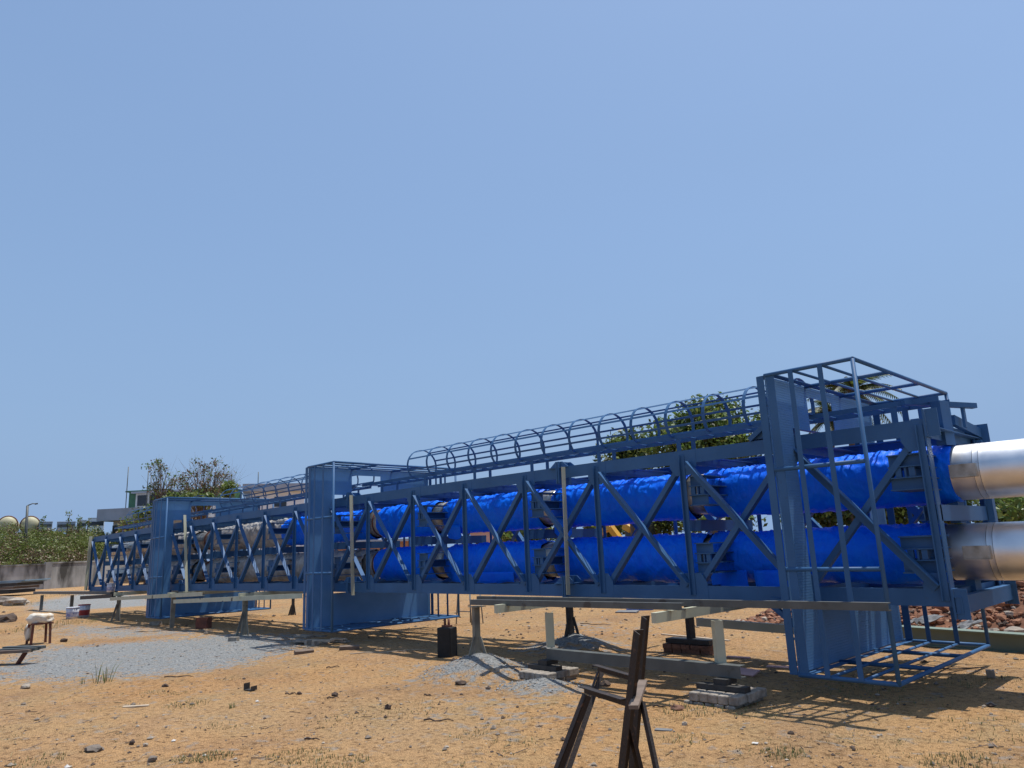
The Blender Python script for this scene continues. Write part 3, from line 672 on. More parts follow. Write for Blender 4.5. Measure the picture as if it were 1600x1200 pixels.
# near frame: two posts on a bottom channel on brick piles
fr = thing('post_frame', 'two beige posts joined by a long grey channel near the ground on brick piles', 'support frame', (-6.3, 7.75, ZG))
YF = 7.72
for (pxt, pxb, x) in ((857, 859, xc1+0.42), (1117, 1127, xc2+0.03)):
    pb = atY(pxb, 1012 if pxb < 1000 else 1042, YF)
    mb = MB(); mb.channel((pb.x, YF+0.03, pb.z+0.002), (pb.x, YF+0.03, zc_(x)-0.125), 0.10, 0.09, 0.010, (0.8, -0.6, 0)); mb.build('post', BG, fr)
pa, pb = atY(854, 1022, YF-0.07), atY(1157, 1051, YF-0.07)
mb = MB(); mb.channel(pa, pb, 0.13, 0.11, 0.010, (0, -1, 0)); mb.build('bottom_channel', GY, fr)
PAB = [(atY(862, 1048, YF).x, ), (atY(1135, 1090, YF).x, )]
for (px, lab, nlay, mtx, ln) in ((862, 'low pile of pale bricks half buried in gravel under the middle post', 2, 'brick', 0.52), (1136, 'pile of grey bricks with a timber packer under the right near post', 3, 'brick', 0.60)):
    x = atY(px, 1040, YF).x; zt_ = (pa.z if px < 1000 else pb.z)-0.068
    st = thing('brick_pile', lab, 'brick pile', (x, YF, ground_z(x, YF)), 'brick piles under the posts')
    hb = 0.095; z0 = ground_z(x, YF)-0.02; ncr = 2
    z = zt_-0.115-ncr*hb; z = max(z, z0-0.06) if px > 1000 else z
    random.seed(px)
    for cr_ in range(ncr):
        for iy in range(3):
            for ix in range(5):
                if cr_ == ncr-1 and random.random() < 0.06: continue
                b = MB(); yy = YF-0.30+iy*0.215+random.uniform(-.012, .012); xx = x-ln/2+ln/10+ix*ln/5+(ln/10 if cr_ % 2 else 0)-ln/20+random.uniform(-.010, .010)
                b.box((xx, yy, z+hb/2+random.uniform(-.003, .003)), (ln/5-0.010, 0.20, hb-0.004), Matrix.Rotation(random.uniform(-.07, .07), 3, 'Z')); b.build('brick', M['brick'], st, bevel=0.012)
        z += hb
    zz = z
    b = MB(); b.bb(x-ln*0.48, x+ln*0.5, YF-0.20, YF-0.08, zz+0.003, zz+0.055); b.build('timber_packer', M['dark'], st)
    b = MB(); b.bb(x-0.08, x+0.08, YF-0.18, YF+0.04, zz+0.057, zt_); b.build('steel_stub', M['dark'], st)
# far posts of the right bay
b1, _ = post_stand(894, 993, 10.3, zc_(xc1)-0.126, 'dark far post rising from a gravel pile behind the middle of the tower', M['dark'])
fx = atY(1083, 1000, 10.6)
t = thing('support_post', 'dark far post on a brown brick and timber base with a long pale rail', 'support post', (fx.x, fx.y, ZG), 'support posts under the tower')
mb = MB(); mb.channel((fx.x, fx.y, 0.12), (fx.x, fx.y, zc_(xc2)-0.126), 0.11, 0.08, 0.01, (1, -0.3, 0)); mb.build('post', M['dark'], t)
ra, rb = atY(1088, 972, 10.52), atY(1262, 986, 10.52); mb = MB(); mb.channel(ra, rb, 0.12, 0.06, 0.01, (0, -1, 0)); mb.build('rail', BG, t)
mb = MB(); mb.bb(fx.x-0.42, fx.x+0.36, fx.y-0.14, fx.y+0.1, 0.05, 0.118); mb.build('timber_base', M['dark'], t)
mb = MB(); random.seed(3)
for i in range(5):
    for k in range(2): mb.box((fx.x-0.38+i*0.17, fx.y-0.05-0.02*k, ZG+0.035+0.07*k), (0.155, 0.22, 0.066), Matrix.Rotation(random.uniform(-.08, .08), 3, 'Z'))
mb.build('brick_base', M['redbrick'], t)
bp_ = gpt(1092, 1016); mb = MB(); mb.box((bp_.x, bp_.y+0.05, bp_.z+0.04), (0.5, 0.2, 0.08), Matrix.Rotation(0.1, 3, 'Z')); tag(mb.build('brick', M['redbrick'], origin='base', bevel=0.01), 'loose pale-topped brick block in front of the far brick base', 'brick')
pa_, pb_ = gpt(1035, 1000), gpt(1140, 1008); mb = MB(); mb.bar(pa_+V((0, 0, 0.10)), pb_+V((0, 0, 0.07)), 0.06, 0.02, (0, 0, 1)); tag(mb.build('stick', M['palewood'], origin='base'), 'thin pale stick lying across the far brick base', 'stick')
# posts 745 and the two long near channels
b745, _ = post_stand(747, 1018, 7.55, 0.80, w_=0.085, fh_=0.24, label= 'beige post with splayed feet in a gravel pile under the shorter channel end')
def long_channel(pl, pr, Y, label, m=GY, h=0.075, Y2=None):
    a, b_ = atY(pl[0], pl[1], Y), atY(pr[0], pr[1], Y2 or Y)
    mb = MB(); mb.channel(a, b_, h, 0.06, 0.008, (0, -1, 0), nseg=2); return tag(mb.build('channel_beam', m, origin='base'), label, 'steel beam')
long_channel((735, 941), (1065, 948), 7.50, 'shorter grey steel channel lying in front of the tower, one end on the splayed post', Y2=7.36)
long_channel((745, 935.5), (1388, 948.5), 7.85, 'long grey steel channel lying in front of the tower and past the right platform', Y2=7.55)
# left bay
for (px, py, yb, lab) in ((184, 970, 8.35, 'leftmost near support post with splayed feet, left of the left platform'), (269, 981, 8.22, 'slim beige support post in front of the left platform'), (382, 993, 8.25, 'support post with dark splayed feet between the left and middle platforms')):
    x = atY(px, py, yb).x; zt_ = tb(x)-0.004-0.125
    b_, _ = post_stand(px, py, yb, zt_, lab, foot=(px != 269), fh_=0.55, fs_=0.2)
    cross_beam(b_.x, yb-0.15, 11.5, tb(x)-0.004, {184: 'pale cross beam under the far left end of the tower', 269: 'pale cross beam under the tower beside the left platform', 382: 'pale cross beam under the tower between the left and middle platforms'}[px])
post_stand(458, 962, 11.9, tb(-21)-0.06, 'dark far post with thin splayed feet seen just left of the middle platform', M['dark'], w_=0.07)
def lbeam(pl, pr, Y, lab, m=BG, h=0.10):
    a, b_ = atY(pl[0], pl[1], Y), atY(pr[0], pr[1], Y)
    mb = MB(); mb.channel(a, b_, h, 0.06, 0.008, (0, -1, 0)); mb.bb(a.x-0.010, a.x-0.002, a.y-0.004, a.y+0.06, a.z-h/2, a.z+h/2); return tag(mb.build('channel_beam', m, origin='base'), lab, 'steel beam')
lbeam((172, 936), (316, 928), 8.12, 'pale beige channel lying in front of the left platform, upper of two')
lbeam((271, 940), (472, 931), 8.12, 'pale beige channel reaching from the slim post to the middle platform')
# thin dark bench beyond the left end
bn = thing('steel_bench', 'low dark steel bench frame beyond the far left end of the tower', 'bench frame', gpt(90, 950))
Yb = 8.75
a, b_ = atY(57, 926, Yb), atY(178, 926, Yb); mb = MB(); mb.bar(a, b_, 0.25, 0.10, (0, 0, 1)); mb.build('top_beam', GY, bn)
for px in (66, 113): p = atY(px, 930, Yb); mb = MB(); mb.bar((p.x, Yb, ZG-0.02), (p.x, Yb, p.z), 0.11, 0.1, (0, 1, 0)); mb.build('leg', GY, bn)
a, b_ = atY(128, 934, 8.45), atY(178, 931, 8.45); mb = MB(); mb.bar(a, b_, 0.12, 0.12, (0, 0, 1)); tag(mb.build('channel_beam', M['dark'], origin='base'), 'short dark beam under the far left end of the tower', 'steel beam')

# ================================================================== FOREGROUND TRESTLE
ZS = 0.62
c1l, c1r = atZ(913, 1077, ZS), atZ(978, 1097, ZS); c2l, c2r = atZ(934, 1043, ZS), atZ(999, 1062, ZS)
tr = thing('trestle', 'dark rusty angle-iron trestle with two tall uprights in the foreground', 'trestle', (c1r.x, c1r.y, ZG))
RU = M['rust']
def ang_(name, p, q, leg, n, inw): mb = MB(); mb.angle(p, q, leg, 0.006, n, inw); mb.build(name, RU, tr)
front = (c1r-c1l).cross(V((0, 0, 1))).normalized()
if front.dot(CAM-c1l) < 0: front = -front
side = (c1r-c1l).normalized()
ang_('cross_bar', c1l, c1r+side*0.02, 0.05, front, (0, 0, 1)); ang_('cross_bar', c2l, c2r+side*0.02, 0.05, front, (0, 0, 1))
for (top, foot, sgn) in ((c1l, (845, 1262), 1), (c2l, (873, 1226), 1), (c1r+V((0, 0, -0.10)), (1018, 1285), -1), (c2r+V((0, 0, -0.12)), (1034, 1250), -1)):
    f = atZ(foot[0], foot[1], ZG-0.01); ang_('leg', f, top-V((0, 0, 0.03)), 0.046, -front, side*sgn)
for (c, tp, bt) in ((c1r, (995, 988), (966, 1245)), (c2r, (1006.5, 965), (985, 1215))):
    cc = c + front*0.040
    k = lambda q_: CAM + ray(*q_)*((cc-CAM).dot(front)/ray(*q_).dot(front))
    tp_, bt_ = k(tp), k(bt)
    if bt_.z < ZG: bt_ = bt_.lerp(tp_, (ZG-bt_.z)/(tp_.z-bt_.z))
    ang_('upright', bt_, tp_, 0.068, -front, -side)
mb = MB(); p1, p2 = atZ(990, 1107, ZS+0.03), atZ(1005, 1066, ZS+0.03)
mb.bar(p1+V((0, 0, 0.006)), p2+V((0, 0, 0.006)), 0.058, 0.022, (0, 0, 1)); tag(mb.build('board', M['wood'], origin='base'), 'short weathered board resting across the trestle bars', 'board')

# ================================================================== YARD CLUTTER
# stool with sack
sb = gpt(61, 1006); so = thing('rusty_stool', 'rusty four-legged steel stool standing on the sand at the left', 'stool', sb)
hz = 0.44; hw = 0.19
cs = [sb+V((dx*hw, dy*hw, 0)) for dx in (-1, 1) for dy in (-1, 1)]
for c in cs: mb = MB(); mb.angle(c+V((0, 0, -0.02)), (c.x*1+ (sb.x-c.x)*0.1, c.y+(sb.y-c.y)*0.1, sb.z+hz), 0.05, 0.007, (0, -1, 0), (1, 0, 0)); mb.build('leg', M['redrust'], so)
mb = MB(); mb.bb(sb.x-hw-0.02, sb.x+hw+0.02, sb.y-hw-0.02, sb.y+hw+0.02, sb.z+hz, sb.z+hz+0.03); mb.build('seat_plate', M['redrust'], so)
mb = MB(); mb.blob((sb.x-0.02, sb.y-0.02, sb.z+hz+0.12), (0.27, 0.26, 0.13), seed=4, sub=3, rough=0.35)
tag(mb.build('sack', M['sack'], smooth=True, origin='base'), 'dirty white sack slumped on the rusty stool', 'sack')
mb = MB(); mb.blob((sb.x-0.20, sb.y-0.19, sb.z+0.27), (0.08, 0.08, 0.19), seed=9, sub=3, rough=0.5)
tag(mb.build('cloth', M['sack'], smooth=True, origin='base'), 'crumpled white cloth hanging at the left side of the rusty stool', 'cloth')
# buckets
def bucket(px, py, label, ms, r=0.14, h=0.30, z=None):
    p = gpt(px, py) if z is None else z
    t = thing('paint_bucket', label, 'bucket', p)
    mb = MB(); mb.tube([(p.x, p.y, p.z), (p.x, p.y, p.z+h*0.5), (p.x, p.y, p.z+h)], [r*0.9, r*0.95, r], 20); mb.build('bucket_body', M[ms[0]], t, smooth=False)
    mb = MB(); mb.tube([(p.x, p.y, p.z+h*0.2), (p.x, p.y, p.z+h*0.62)], [r*0.93, r*0.975], 20, cap=False); mb.build('label_band', M[ms[1]], t)
    mb = MB(); mb.tube([(p.x, p.y, p.z+h+0.001), (p.x, p.y, p.z+h+0.025)], r*1.05, 20); mb.build('lid', M[ms[2]], t)
    mb = MB(); mb.tube([(p.x+r*1.05*math.cos(a), p.y, p.z+h*0.95-0.16*math.sin(a)) for a in np.linspace(0, math.pi, 9)], 0.006, 5); mb.build('handle', M['dark'], t)
bucket(112.5, 967, 'white paint bucket with blue label on the ground, left of the red one', ('bucketwhite', 'bucketblue', 'bucketwhite'), 0.20, 0.36)
bucket(130.5, 965, 'paint bucket with red top standing on the ground beside the white one', ('bucketwhite', 'bucketred', 'bucketred'), 0.19, 0.42)
bz = atY(173, 925, 8.45); bucket(0, 0, 'blue and white paint bucket standing on the beam at the tower end', ('bucketwhite', 'bucketblue', 'bucketwhite'), 0.13, 0.26, z=bz)
# black block with rods
bb = gpt(692, 1027); t = thing('black_block', 'sooty black upright block with two rusty rods on top, beside the gravel pile', 'block', bb)
mb = MB(); mb.box((bb.x, bb.y+0.1, bb.z+0.23), (0.26, 0.24, 0.48), Matrix.Rotation(0.35, 3, 'Z')); mb.build('body', M['black'], t, bevel=0.02)
for dx in (-0.05, 0.05): mb = MB(); mb.tube([(bb.x+dx, bb.y+0.1, bb.z+0.46), (bb.x+dx, bb.y+0.1, bb.z+0.60)], 0.02, 8); mb.build('rod', M['redrust'], t)
mb = MB(); mb.box((bb.x, bb.y+0.1, bb.z+0.486), (0.16, 0.1, 0.03)); mb.build('top_clamp', M['redrust'], t)
# thin step frame beyond the tower
s0 = gpt(724, 976); t = thing('step_frame', 'thin pale steel step frame standing behind the tower', 'step frame', s0)
hs = 0.75; pA = [V((s0.x-0.26, s0.y, s0.z)), V((s0.x+0.30, s0.y, s0.z)), V((s0.x-0.20, s0.y+0.4, s0.z)), V((s0.x+0.26, s0.y+0.4, s0.z))]
for p in pA: mb = MB(); mb.tube([p, (s0.x+(p.x-s0.x)*0.75, p.y*0.9+0.1*(s0.y+0.2), s0.z+hs)], 0.014, 6); mb.build('leg', M['sheet'], t)
for z in (0.30, hs): mb = MB(); mb.tube([(s0.x-0.23, s0.y+0.02, s0.z+z), (s0.x+0.23, s0.y+0.02, s0.z+z)], 0.013, 6); mb.build('cross_rung', M['sheet'], t)
# stones and offcuts
def rock(px, py, sx, label, m='stone', hh=0.5, seed=None, name='rock', cat='rock', yaw_=0.4):
    p = gpt(px, py); s = sx*math.hypot(p.x, p.y)/F_PX/2
    mb = MB(); mb.blob((0, 0, 0), (s, s*0.7, s*hh), seed=seed or px*0.13, sub=2, rough=0.55)
    mb.v = [(x*math.cos(yaw_)-y*math.sin(yaw_)+p.x, x*math.sin(yaw_)+y*math.cos(yaw_)+p.y, z+p.z+s*hh*0.55) for x, y, z in mb.v]
    return tag(mb.build(name, M[m], origin='base'), label, cat)
for a in ((147, 1173, 24, 'flat grey stone on the sand near the bottom left corner', 'stone', 0.35), (237, 1190, 14, 'squat brown stone at the bottom edge of the sand', 'stone', 0.7), (40, 1076, 14, 'pale grey stone left of the grass tuft', 'palestone', 0.5),
          (206, 1163, 9, 'small dark stone right of the flat grey stone', 'darkstone', 0.8), (227, 1166, 7, 'tiny pale stone right of the small dark stone', 'palestone', 0.8), (606, 1108, 10, 'dark brown pointed stone on open sand in the middle', 'darkstone', 0.9),
          (720, 1070, 18, 'brown rounded clod near the middle gravel pile', 'darkstone', 0.45), (523, 1087, 10, 'brown stone with a stick against it on the sand', 'darkstone', 0.6), (468, 1085, 7, 'small dark pebble beside a twig', 'darkstone', 0.7),
          (945, 1072, 17, 'rusty brown lump behind the trestle legs', 'darkstone', 0.6), (1059, 1110, 20, 'rusty curved husk right of the trestle', 'redbrick', 0.5), (1070, 1133, 9, 'small white stone right of the trestle', 'palestone', 0.7),
          (100, 1003, 9, 'dark stone right of the rusty stool', 'darkstone', 0.7), (258, 1073, 10, 'dark stone between the grass and the green weed', 'darkstone', 0.5), (1236, 1147, 9, 'dark brown stone below the right platform shadow', 'darkstone', 0.6),
          (322, 991, 7, 'small stone beside the left rusty box', 'stone', 0.6), (1290, 978, 26, 'grey sack-like stone lump behind the right platform foot', 'stone', 0.3), (1080, 905, 22, 'pale rubble block on the far ridge behind the lower pipe', 'palestone', 0.6)):
    rock(*a)
def slab(px, py, dims, rz, label, m, name, cat, tilt=0.0, lift=0.0):
    p = gpt(px, py); mb = MB(); mb.box((p.x, p.y, p.z+dims[2]/2+lift), dims, Matrix.Rotation(rz, 3, 'Z') @ Matrix.Rotation(tilt, 3, 'X'))
    return tag(mb.build(name, M[m], origin='base', bevel=min(0.008, dims[2]*0.2)), label, cat)
slab(212, 1105, (0.30, 0.045, 0.02), R(52), 'white splintered wood strip on the sand at lower left', 'palewood', 'wood_strip', 'wood strip', 0.1)
slab(365, 1002, (0.22, 0.11, 0.09), R(30), 'single pale brick on the grey gravel', 'brick', 'brick', 'brick')
slab(243, 977, (0.30, 0.15, 0.10), R(40), 'pale concrete block on the ground under the left platform', 'brick', 'concrete_block', 'block')
slab(318, 982, (0.34, 0.22, 0.28), R(30), 'rusty red box on the ground between two near posts', 'redrust', 'steel_box', 'box')
slab(546, 1015, (0.36, 0.12, 0.07), R(50), 'brown timber offcut right of the plank heap', 'wood', 'timber_offcut', 'timber', 0.1)
slab(475, 1021, (0.34, 0.12, 0.06), R(75), 'dark timber offcut in front of the plank heap', 'wood', 'timber_offcut', 'timber', 0.15)
slab(1037, 1141, (0.16, 0.06, 0.01), R(20), 'small strip of grey metal on the sand right of the trestle', 'sheet', 'metal_strip', 'metal strip', 0.05)
slab(778, 1060, (0.06, 0.02, 0.14), R(40), 'short pale wooden peg standing near the middle gravel pile', 'palewood', 'wooden_peg', 'peg')
slab(1166, 1055, (0.34, 0.16, 0.02), R(-10), 'pink board scrap lying beside the grey brick pile', 'pinkcard', 'board_scrap', 'board', 0.3, 0.03)
slab(1222, 1043, (0.40, 0.10, 0.015), R(10), 'thin pink board scrap at the foot of the right platform', 'pinkcard', 'board_scrap', 'board', 0.05)
slab(1154, 1028, (0.35, 0.07, 0.02), R(5), 'narrow pink strip on the sand behind the right post', 'pinkcard', 'board_scrap', 'board')
slab(1549, 1060, (0.09, 0.03, 0.10), R(10), 'white upright scrap standing on sand at the right edge', 'palestone', 'scrap_piece', 'scrap', 0.35)
slab(980, 957, (0.55, 0.3, 0.04), R(20), 'pale scrap sheet lying behind the tower', 'sheet', 'scrap_sheet', 'scrap sheet', 0.05)
slab(1000, 953, (0.7, 0.4, 0.06), R(35), 'blue plastic scrap beside the pale scrap sheet', 'bluescrap', 'plastic_scrap', 'plastic scrap', 0.05)
slab(1180, 1162, (0.05, 0.05, 0.008), 0.3, 'small flat pale chip on sand near the bottom right', 'paper', 'paper_chip', 'paper scrap')
slab(480, 1155, (0.06, 0.035, 0.012), 0.6, 'small white paper scrap beside a dark twig', 'paper', 'paper_scrap', 'paper scrap', 0.2)
# U shaped channel offcut
p = gpt(391, 1079); mb = MB(); Rz = Matrix.Rotation(R(15), 3, 'Z')
mb.box(p+Rz @ V((0, 0, 0.012)), (0.15, 0.10, 0.008), Rz); mb.box(p+Rz @ V((-0.07, 0, 0.055)), (0.008, 0.10, 0.08), Rz); mb.box(p+Rz @ V((0.07, 0, 0.04)), (0.008, 0.10, 0.045), Rz)
tag(mb.build('channel_offcut', M['dark'], origin='base'), 'short U-shaped dark steel offcut on the sand', 'steel offcut')
# plank heap
ph = gpt(492, 1006); t = thing('plank_heap', 'heap of short grey boards and blocks in front of the middle platform', 'plank heap', ph)
random.seed(11)
for i in range(11):
    mb = MB(); ln = random.uniform(0.35, 0.8)
    mb.box(ph+V((random.uniform(-.5, .45), random.uniform(-.25, .3), 0.02+0.022*(i % 6))), (ln, random.uniform(.08, .14), 0.03), Matrix.Rotation(random.uniform(-.3, .5), 3, 'Z')); mb.build('short_board', M['brick'] if i % 3 else M['palewood'], t)
for dx in (0.12, 0.40): mb = MB(); mb.box(ph+V((dx, -0.22, 0.05)), (0.10, 0.12, 0.10)); mb.build('wood_block', M['brick'], t)
# twigs
def twig(px, py, ln, rz, label, m='darkstone'):
    p = gpt(px, py); mb = MB(); d = V((math.cos(rz), math.sin(rz), 0)); pts = [p+d*ln*(i/5-0.5)+V((0, 0, 0.012+0.01*math.sin(i*2.1)))+V((-d.y, d.x, 0))*0.02*math.sin(i*1.7+px) for i in range(6)]
    mb.tube(pts, [0.009, 0.009, 0.008, 0.007, 0.006, 0.004], 6); tag(mb.build('twig', M[m], origin='base'), label, 'twig')
for a in ((520, 1091, 0.14, 1.1, 'short dark twig leaning by the brown stone'), (455, 1085, 0.16, 0.7, 'dark twig left of the small dark pebble'), (488, 1156, 0.15, 0.6, 'dark twig beside the white paper scrap'), (685, 1127, 0.32, 0.6, 'long crooked twig on the sand below the gravel'),
          (669, 1087, 0.12, 0.2, 'thin twig on sand left of the trestle'), (520, 1043, 0.22, 1.4, 'forked twig behind the pointed stone', ), (680, 1059, 0.3, 1.0, 'bent twig left of the brown clod'), (1035, 1105, 0.20, 0.5, 'thin rusty rod left of the curved husk'), (280, 1058, 0.45, 0.75, 'long twig at the near edge of the gravel'),
          (240, 987, 1.0, 0.9, 'long thin stick on the gravel under the left posts'), (1500, 1046, 0.7, 0.75, 'thin stick lying on the sand right of the right platform'), (610, 1019, 1.4, 0.95, 'long pale stick on the sand by the plank heap', 'palewood'), (930, 976, 0.8, 0.1, 'dark stick on the far gravel pile')):
    twig(*a)
# left edge clutter
l0 = gpt(8, 1040); t = thing('rusty_rack', 'low rusty rack of timbers cut by the left picture edge', 'rack', l0)
for i in range(3): mb = MB(); mb.bar(l0+V((-0.5+i*0.05, -0.35+0.2*i, 0.22+0.03*i)), l0+V((0.30, 0.32+0.1*i, 0.24+0.02*i)), 0.12, 0.05, (0, 0, 1)); mb.build('timber', M['grey'] if i else M['wood'], t)
for dx, dy in ((-0.25, -0.2), (0.0, 0.18)): mb = MB(); mb.bar(l0+V((dx, dy, -0.03)), l0+V((dx+0.12, dy+0.1, 0.21)), 0.06, 0.06, (0, 1, 0)); mb.build('leg', M['redrust'], t)
# stacked roof sheets by the wall
s1 = gpt(30, 930); t = thing('sheet_stack', 'stack of blue-grey corrugated sheets on dark timbers near the boundary wall', 'sheet stack', s1)
D1 = math.hypot(s1.x, s1.y)
u = V((cy, sy, 0)); v_ = V((-sy, cy, 0))
for i, (zz, mm, h_) in enumerate(((0.25, 'dark', 0.22), (0.60, 'wood', 0.14), (0.90, 'dark', 0.2), (1.12, 'bluesheet', 0.06), (1.24, 'bluesheet', 0.07))):
    mb = MB(); a, b_ = s1+u*(-5.0+0.2*i)+V((0, 0, zz*0.72)), s1+u*(1.2-(0.25*(4-i)))+V((0, 0, zz*0.72+0.10)); mb.bar(a, b_, 2.8, h_, (0, 0, 1)); mb.build('sheet' if i > 2 else 'timber', M[mm], t)
for i, (px, py, lab) in enumerate(((10, 944, 'grey stone heap below the sheet stack at the left edge'), (6, 972, 'dark earth lump at the left edge above the stool'), (25, 946, 'pale slab lying below the sheet stack'))):
    rock(px, py, 36, lab, ('stone', 'darkstone', 'palestone')[i], 0.35)

# ================================================================== RIGHT: earth heap, beam, rubble
def heap(pts, hfun, n=70, k=26):
    pass
hm = MB(); NX, NY = 330, 100; vs = []; fs = []
HX0, HX1, HY0, HY1 = -9.5, 9.0, 14.3, 21.5
def heap_z(x, y):
    t = (y-HY0)/(HY1-HY0); prof = max(0, math.sin(math.pi*min(1, max(0, t))))**0.55
    base = 0.40+0.62*max(0, min(1, (x+7.0)/4.0))
    e = min(1, max(0, (x-HX0)/3), max(0, (HX1-x)/3))
    n_ = 0.28*noise.noise(V((x*0.7, y*0.7, 2)))+0.13*noise.noise(V((x*2.3, y*2.3, 5)))+0.09*noise.noise(V((x*5.5, y*5.5, 9)))+0.055*noise.noise(V((x*12, y*12, 4)))
    return ZG-0.08 + prof*e*(base*(1+0.5*noise.noise(V((x*0.35, y*0.3, 7)))) + n_)
for i in range(NX+1):
    for j in range(NY+1):
        x = HX0+(HX1-HX0)*i/NX; y = HY0+(HY1-HY0)*j/NY; vs.append((x, y, heap_z(x, y)))
for i in range(NX):
    for j in range(NY): fs.append((i*(NY+1)+j, (i+1)*(NY+1)+j, (i+1)*(NY+1)+j+1, i*(NY+1)+j+1))
hm.add(vs, fs); hm.build('earth_heap', M['earth'], kind='structure')
random.seed(21); rb = MB()
for i in range(3200):
    x = random.uniform(HX0+1, HX1-1); y = random.uniform(HY0+0.2, HY0+4.2); s = random.choice((0.025, 0.03, 0.04, 0.05, 0.06, 0.08, 0.12))*random.uniform(.7, 1.3); rb.cur = random.choice((0, 0, 0, 0, 0, 0, 3, 2))
    rb.blob((x, y, heap_z(x, y)+s*0.3), (s, s*random.uniform(.6, 1), s*random.uniform(.5, .8)), seed=i, sub=1, rough=0.6)
for i in range(2600):
    x = random.uniform(-8.5, 2.0); y = HY0+0.1+1.9*random.random()**1.4; s = math.exp(random.gauss(math.log(0.036), 0.5)); rb.cur = random.choice((0, 0, 0, 0, 0, 0, 0, 0, 2, 3, 3, 3))
    s = min(s, 0.11); rb.blob((x, y, heap_z(x, y)+s*0.25), (s, s*random.uniform(.6, 1), s*random.uniform(.5, .9)), seed=i+9000, sub=1, rough=0.8)
for i in range(260):
    t_ = random.random(); x = -24+17*t_+random.gauss(0, 0.8); y = 21.5+9*t_+random.gauss(0, 1.0); s = random.choice((0.05, 0.07, 0.10, 0.16))*random.uniform(.7, 1.3); rb.cur = random.choice((0, 1, 1, 2, 2))
    rb.blob((x, y, ZG+s*0.4), (s, s*random.uniform(.6, 1), s*random.uniform(.5, .8)), seed=i, sub=1, rough=0.6)
rb.build('rubble', [M['redstone'], M['stone'], M['palestone'], M['darkstone']], kind='stuff')
def heap_rock(px, py, sx, lab, m, hh=0.6, seed=1):
    d = ray(px, py); t = 10.0
    while t < 40:
        p = CAM+d*(t/math.hypot(d.x, d.y))
        if p.z < (heap_z(p.x, p.y) if HY0 < p.y < HY1 else ZG): break
        t += 0.05
    s = sx*t/F_PX/2; mb = MB(); mb.blob(p+V((0, 0, s*hh*0.3)), (s, s*0.8, s*hh), seed=seed, sub=2, rough=0.5); tag(mb.build('rock', M[m], origin='base'), lab, 'rock')
for i, a in enumerate(((1564, 945, 26, 'large red-brown boulder in the earth heap at the right', 'redstone'), (1580, 938, 15, 'pale squarish stone high on the earth heap', 'palestone'), (1577, 960, 10, 'pale stone low on the earth heap', 'palestone'), (1585, 992, 22, 'white stone at the foot of the earth heap, right edge', 'palestone'),
                       (1552, 990, 16, 'pale stone at the foot of the earth heap left of the white stone', 'palestone'), (1510, 985, 12, 'small red stone beneath the tower end', 'redstone'), (1592, 905, 20, 'red stone on the crest of the earth heap', 'redstone'), (1030, 912, 26, 'pale broken block seen under the lower pipe', 'palestone'), (1300, 912, 22, 'pale block on the ridge behind the right platform', 'palestone'))):
    heap_rock(a[0], a[1], a[2], a[3], a[4], 0.7, i+3)
# scrap sheets on the heap
for (px, py, wd, lab) in ((1437, 965, 0.34, 'crumpled grey metal sheet on the earth heap behind the cage, left of two'), (1500, 974, 0.24, 'crumpled grey metal sheet on the earth heap below the tower end')):
    p = atZ(px, py+6, 0.12); mb = MB(); vs = []; fs = []
    for i in range(9):
        for j in range(6): vs.append((p.x+wd*(i/8-0.5)*0.9+0.2*(j/5), p.y+0.3*(j/5-0.5), p.z+0.05*noise.noise(V((i*0.9, j*0.8, px)))+0.10*j/5))
    for i in range(8):
        for j in range(5): fs.append((i*6+j, (i+1)*6+j, (i+1)*6+j+1, i*6+j+1))
    mb.add(vs, fs); o = mb.build('metal_sheet', M['sheet'], origin='base'); so_ = o.modifiers.new('s', 'SOLIDIFY'); so_.thickness = 0.012; tag(o, lab, 'metal sheet')
# long green beam on the ground
ga, gb = gpt(1400, 1004), gpt(1640, 1024); dd = (gb-ga).normalized(); ga = ga+dd*0.1; gb = gb+dd*5
ga.z = gb.z = ZG+0.13
mb = MB(); mb.bar(ga, gb, 0.012, 0.24, (0, 0, 1))
for z in (-0.127, 0.127): mb.bar(ga+V((0, 0, z)), gb+V((0, 0, z)), 0.22, 0.014, (0, 0, 1))
tag(mb.build('green_beam', M['greensteel'], origin='base'), 'long olive green I-beam lying on the ground in front of the earth heap', 'steel beam')

# ================================================================== BACKGROUND
def leaf_cloud(mb, centres, per, size, spread, aspect=2.0, mats=(0,), droop=0.0):
    rng = np.random.default_rng(int(abs(centres[0][0]*100))+len(centres))
    for ci, c in enumerate(centres):
        rr = spread*(0.7+0.6*rng.random())
        for i in range(per):
            d = rng.normal(size=3); d /= np.linalg.norm(d); r = rr*rng.random()**0.45
            p = V(c)+V(d*r); p.z -= abs(d[0])*droop
            n = V(rng.normal(size=3)+np.array([0, 0, 0.7])).normalized(); u_ = n.orthogonal().normalized(); u_.rotate(Matrix.Rotation(rng.random()*6.28, 3, n)); w_ = n.cross(u_)
            s = size*(0.6+0.8*rng.random()); mb.cur = mats[int(rng.integers(len(mats)))]
            mb.add([p-u_*s*aspect/2, p+w_*s*0.5, p+u_*s*aspect/2, p-w_*s*0.5], [(0, 1, 2, 3)])
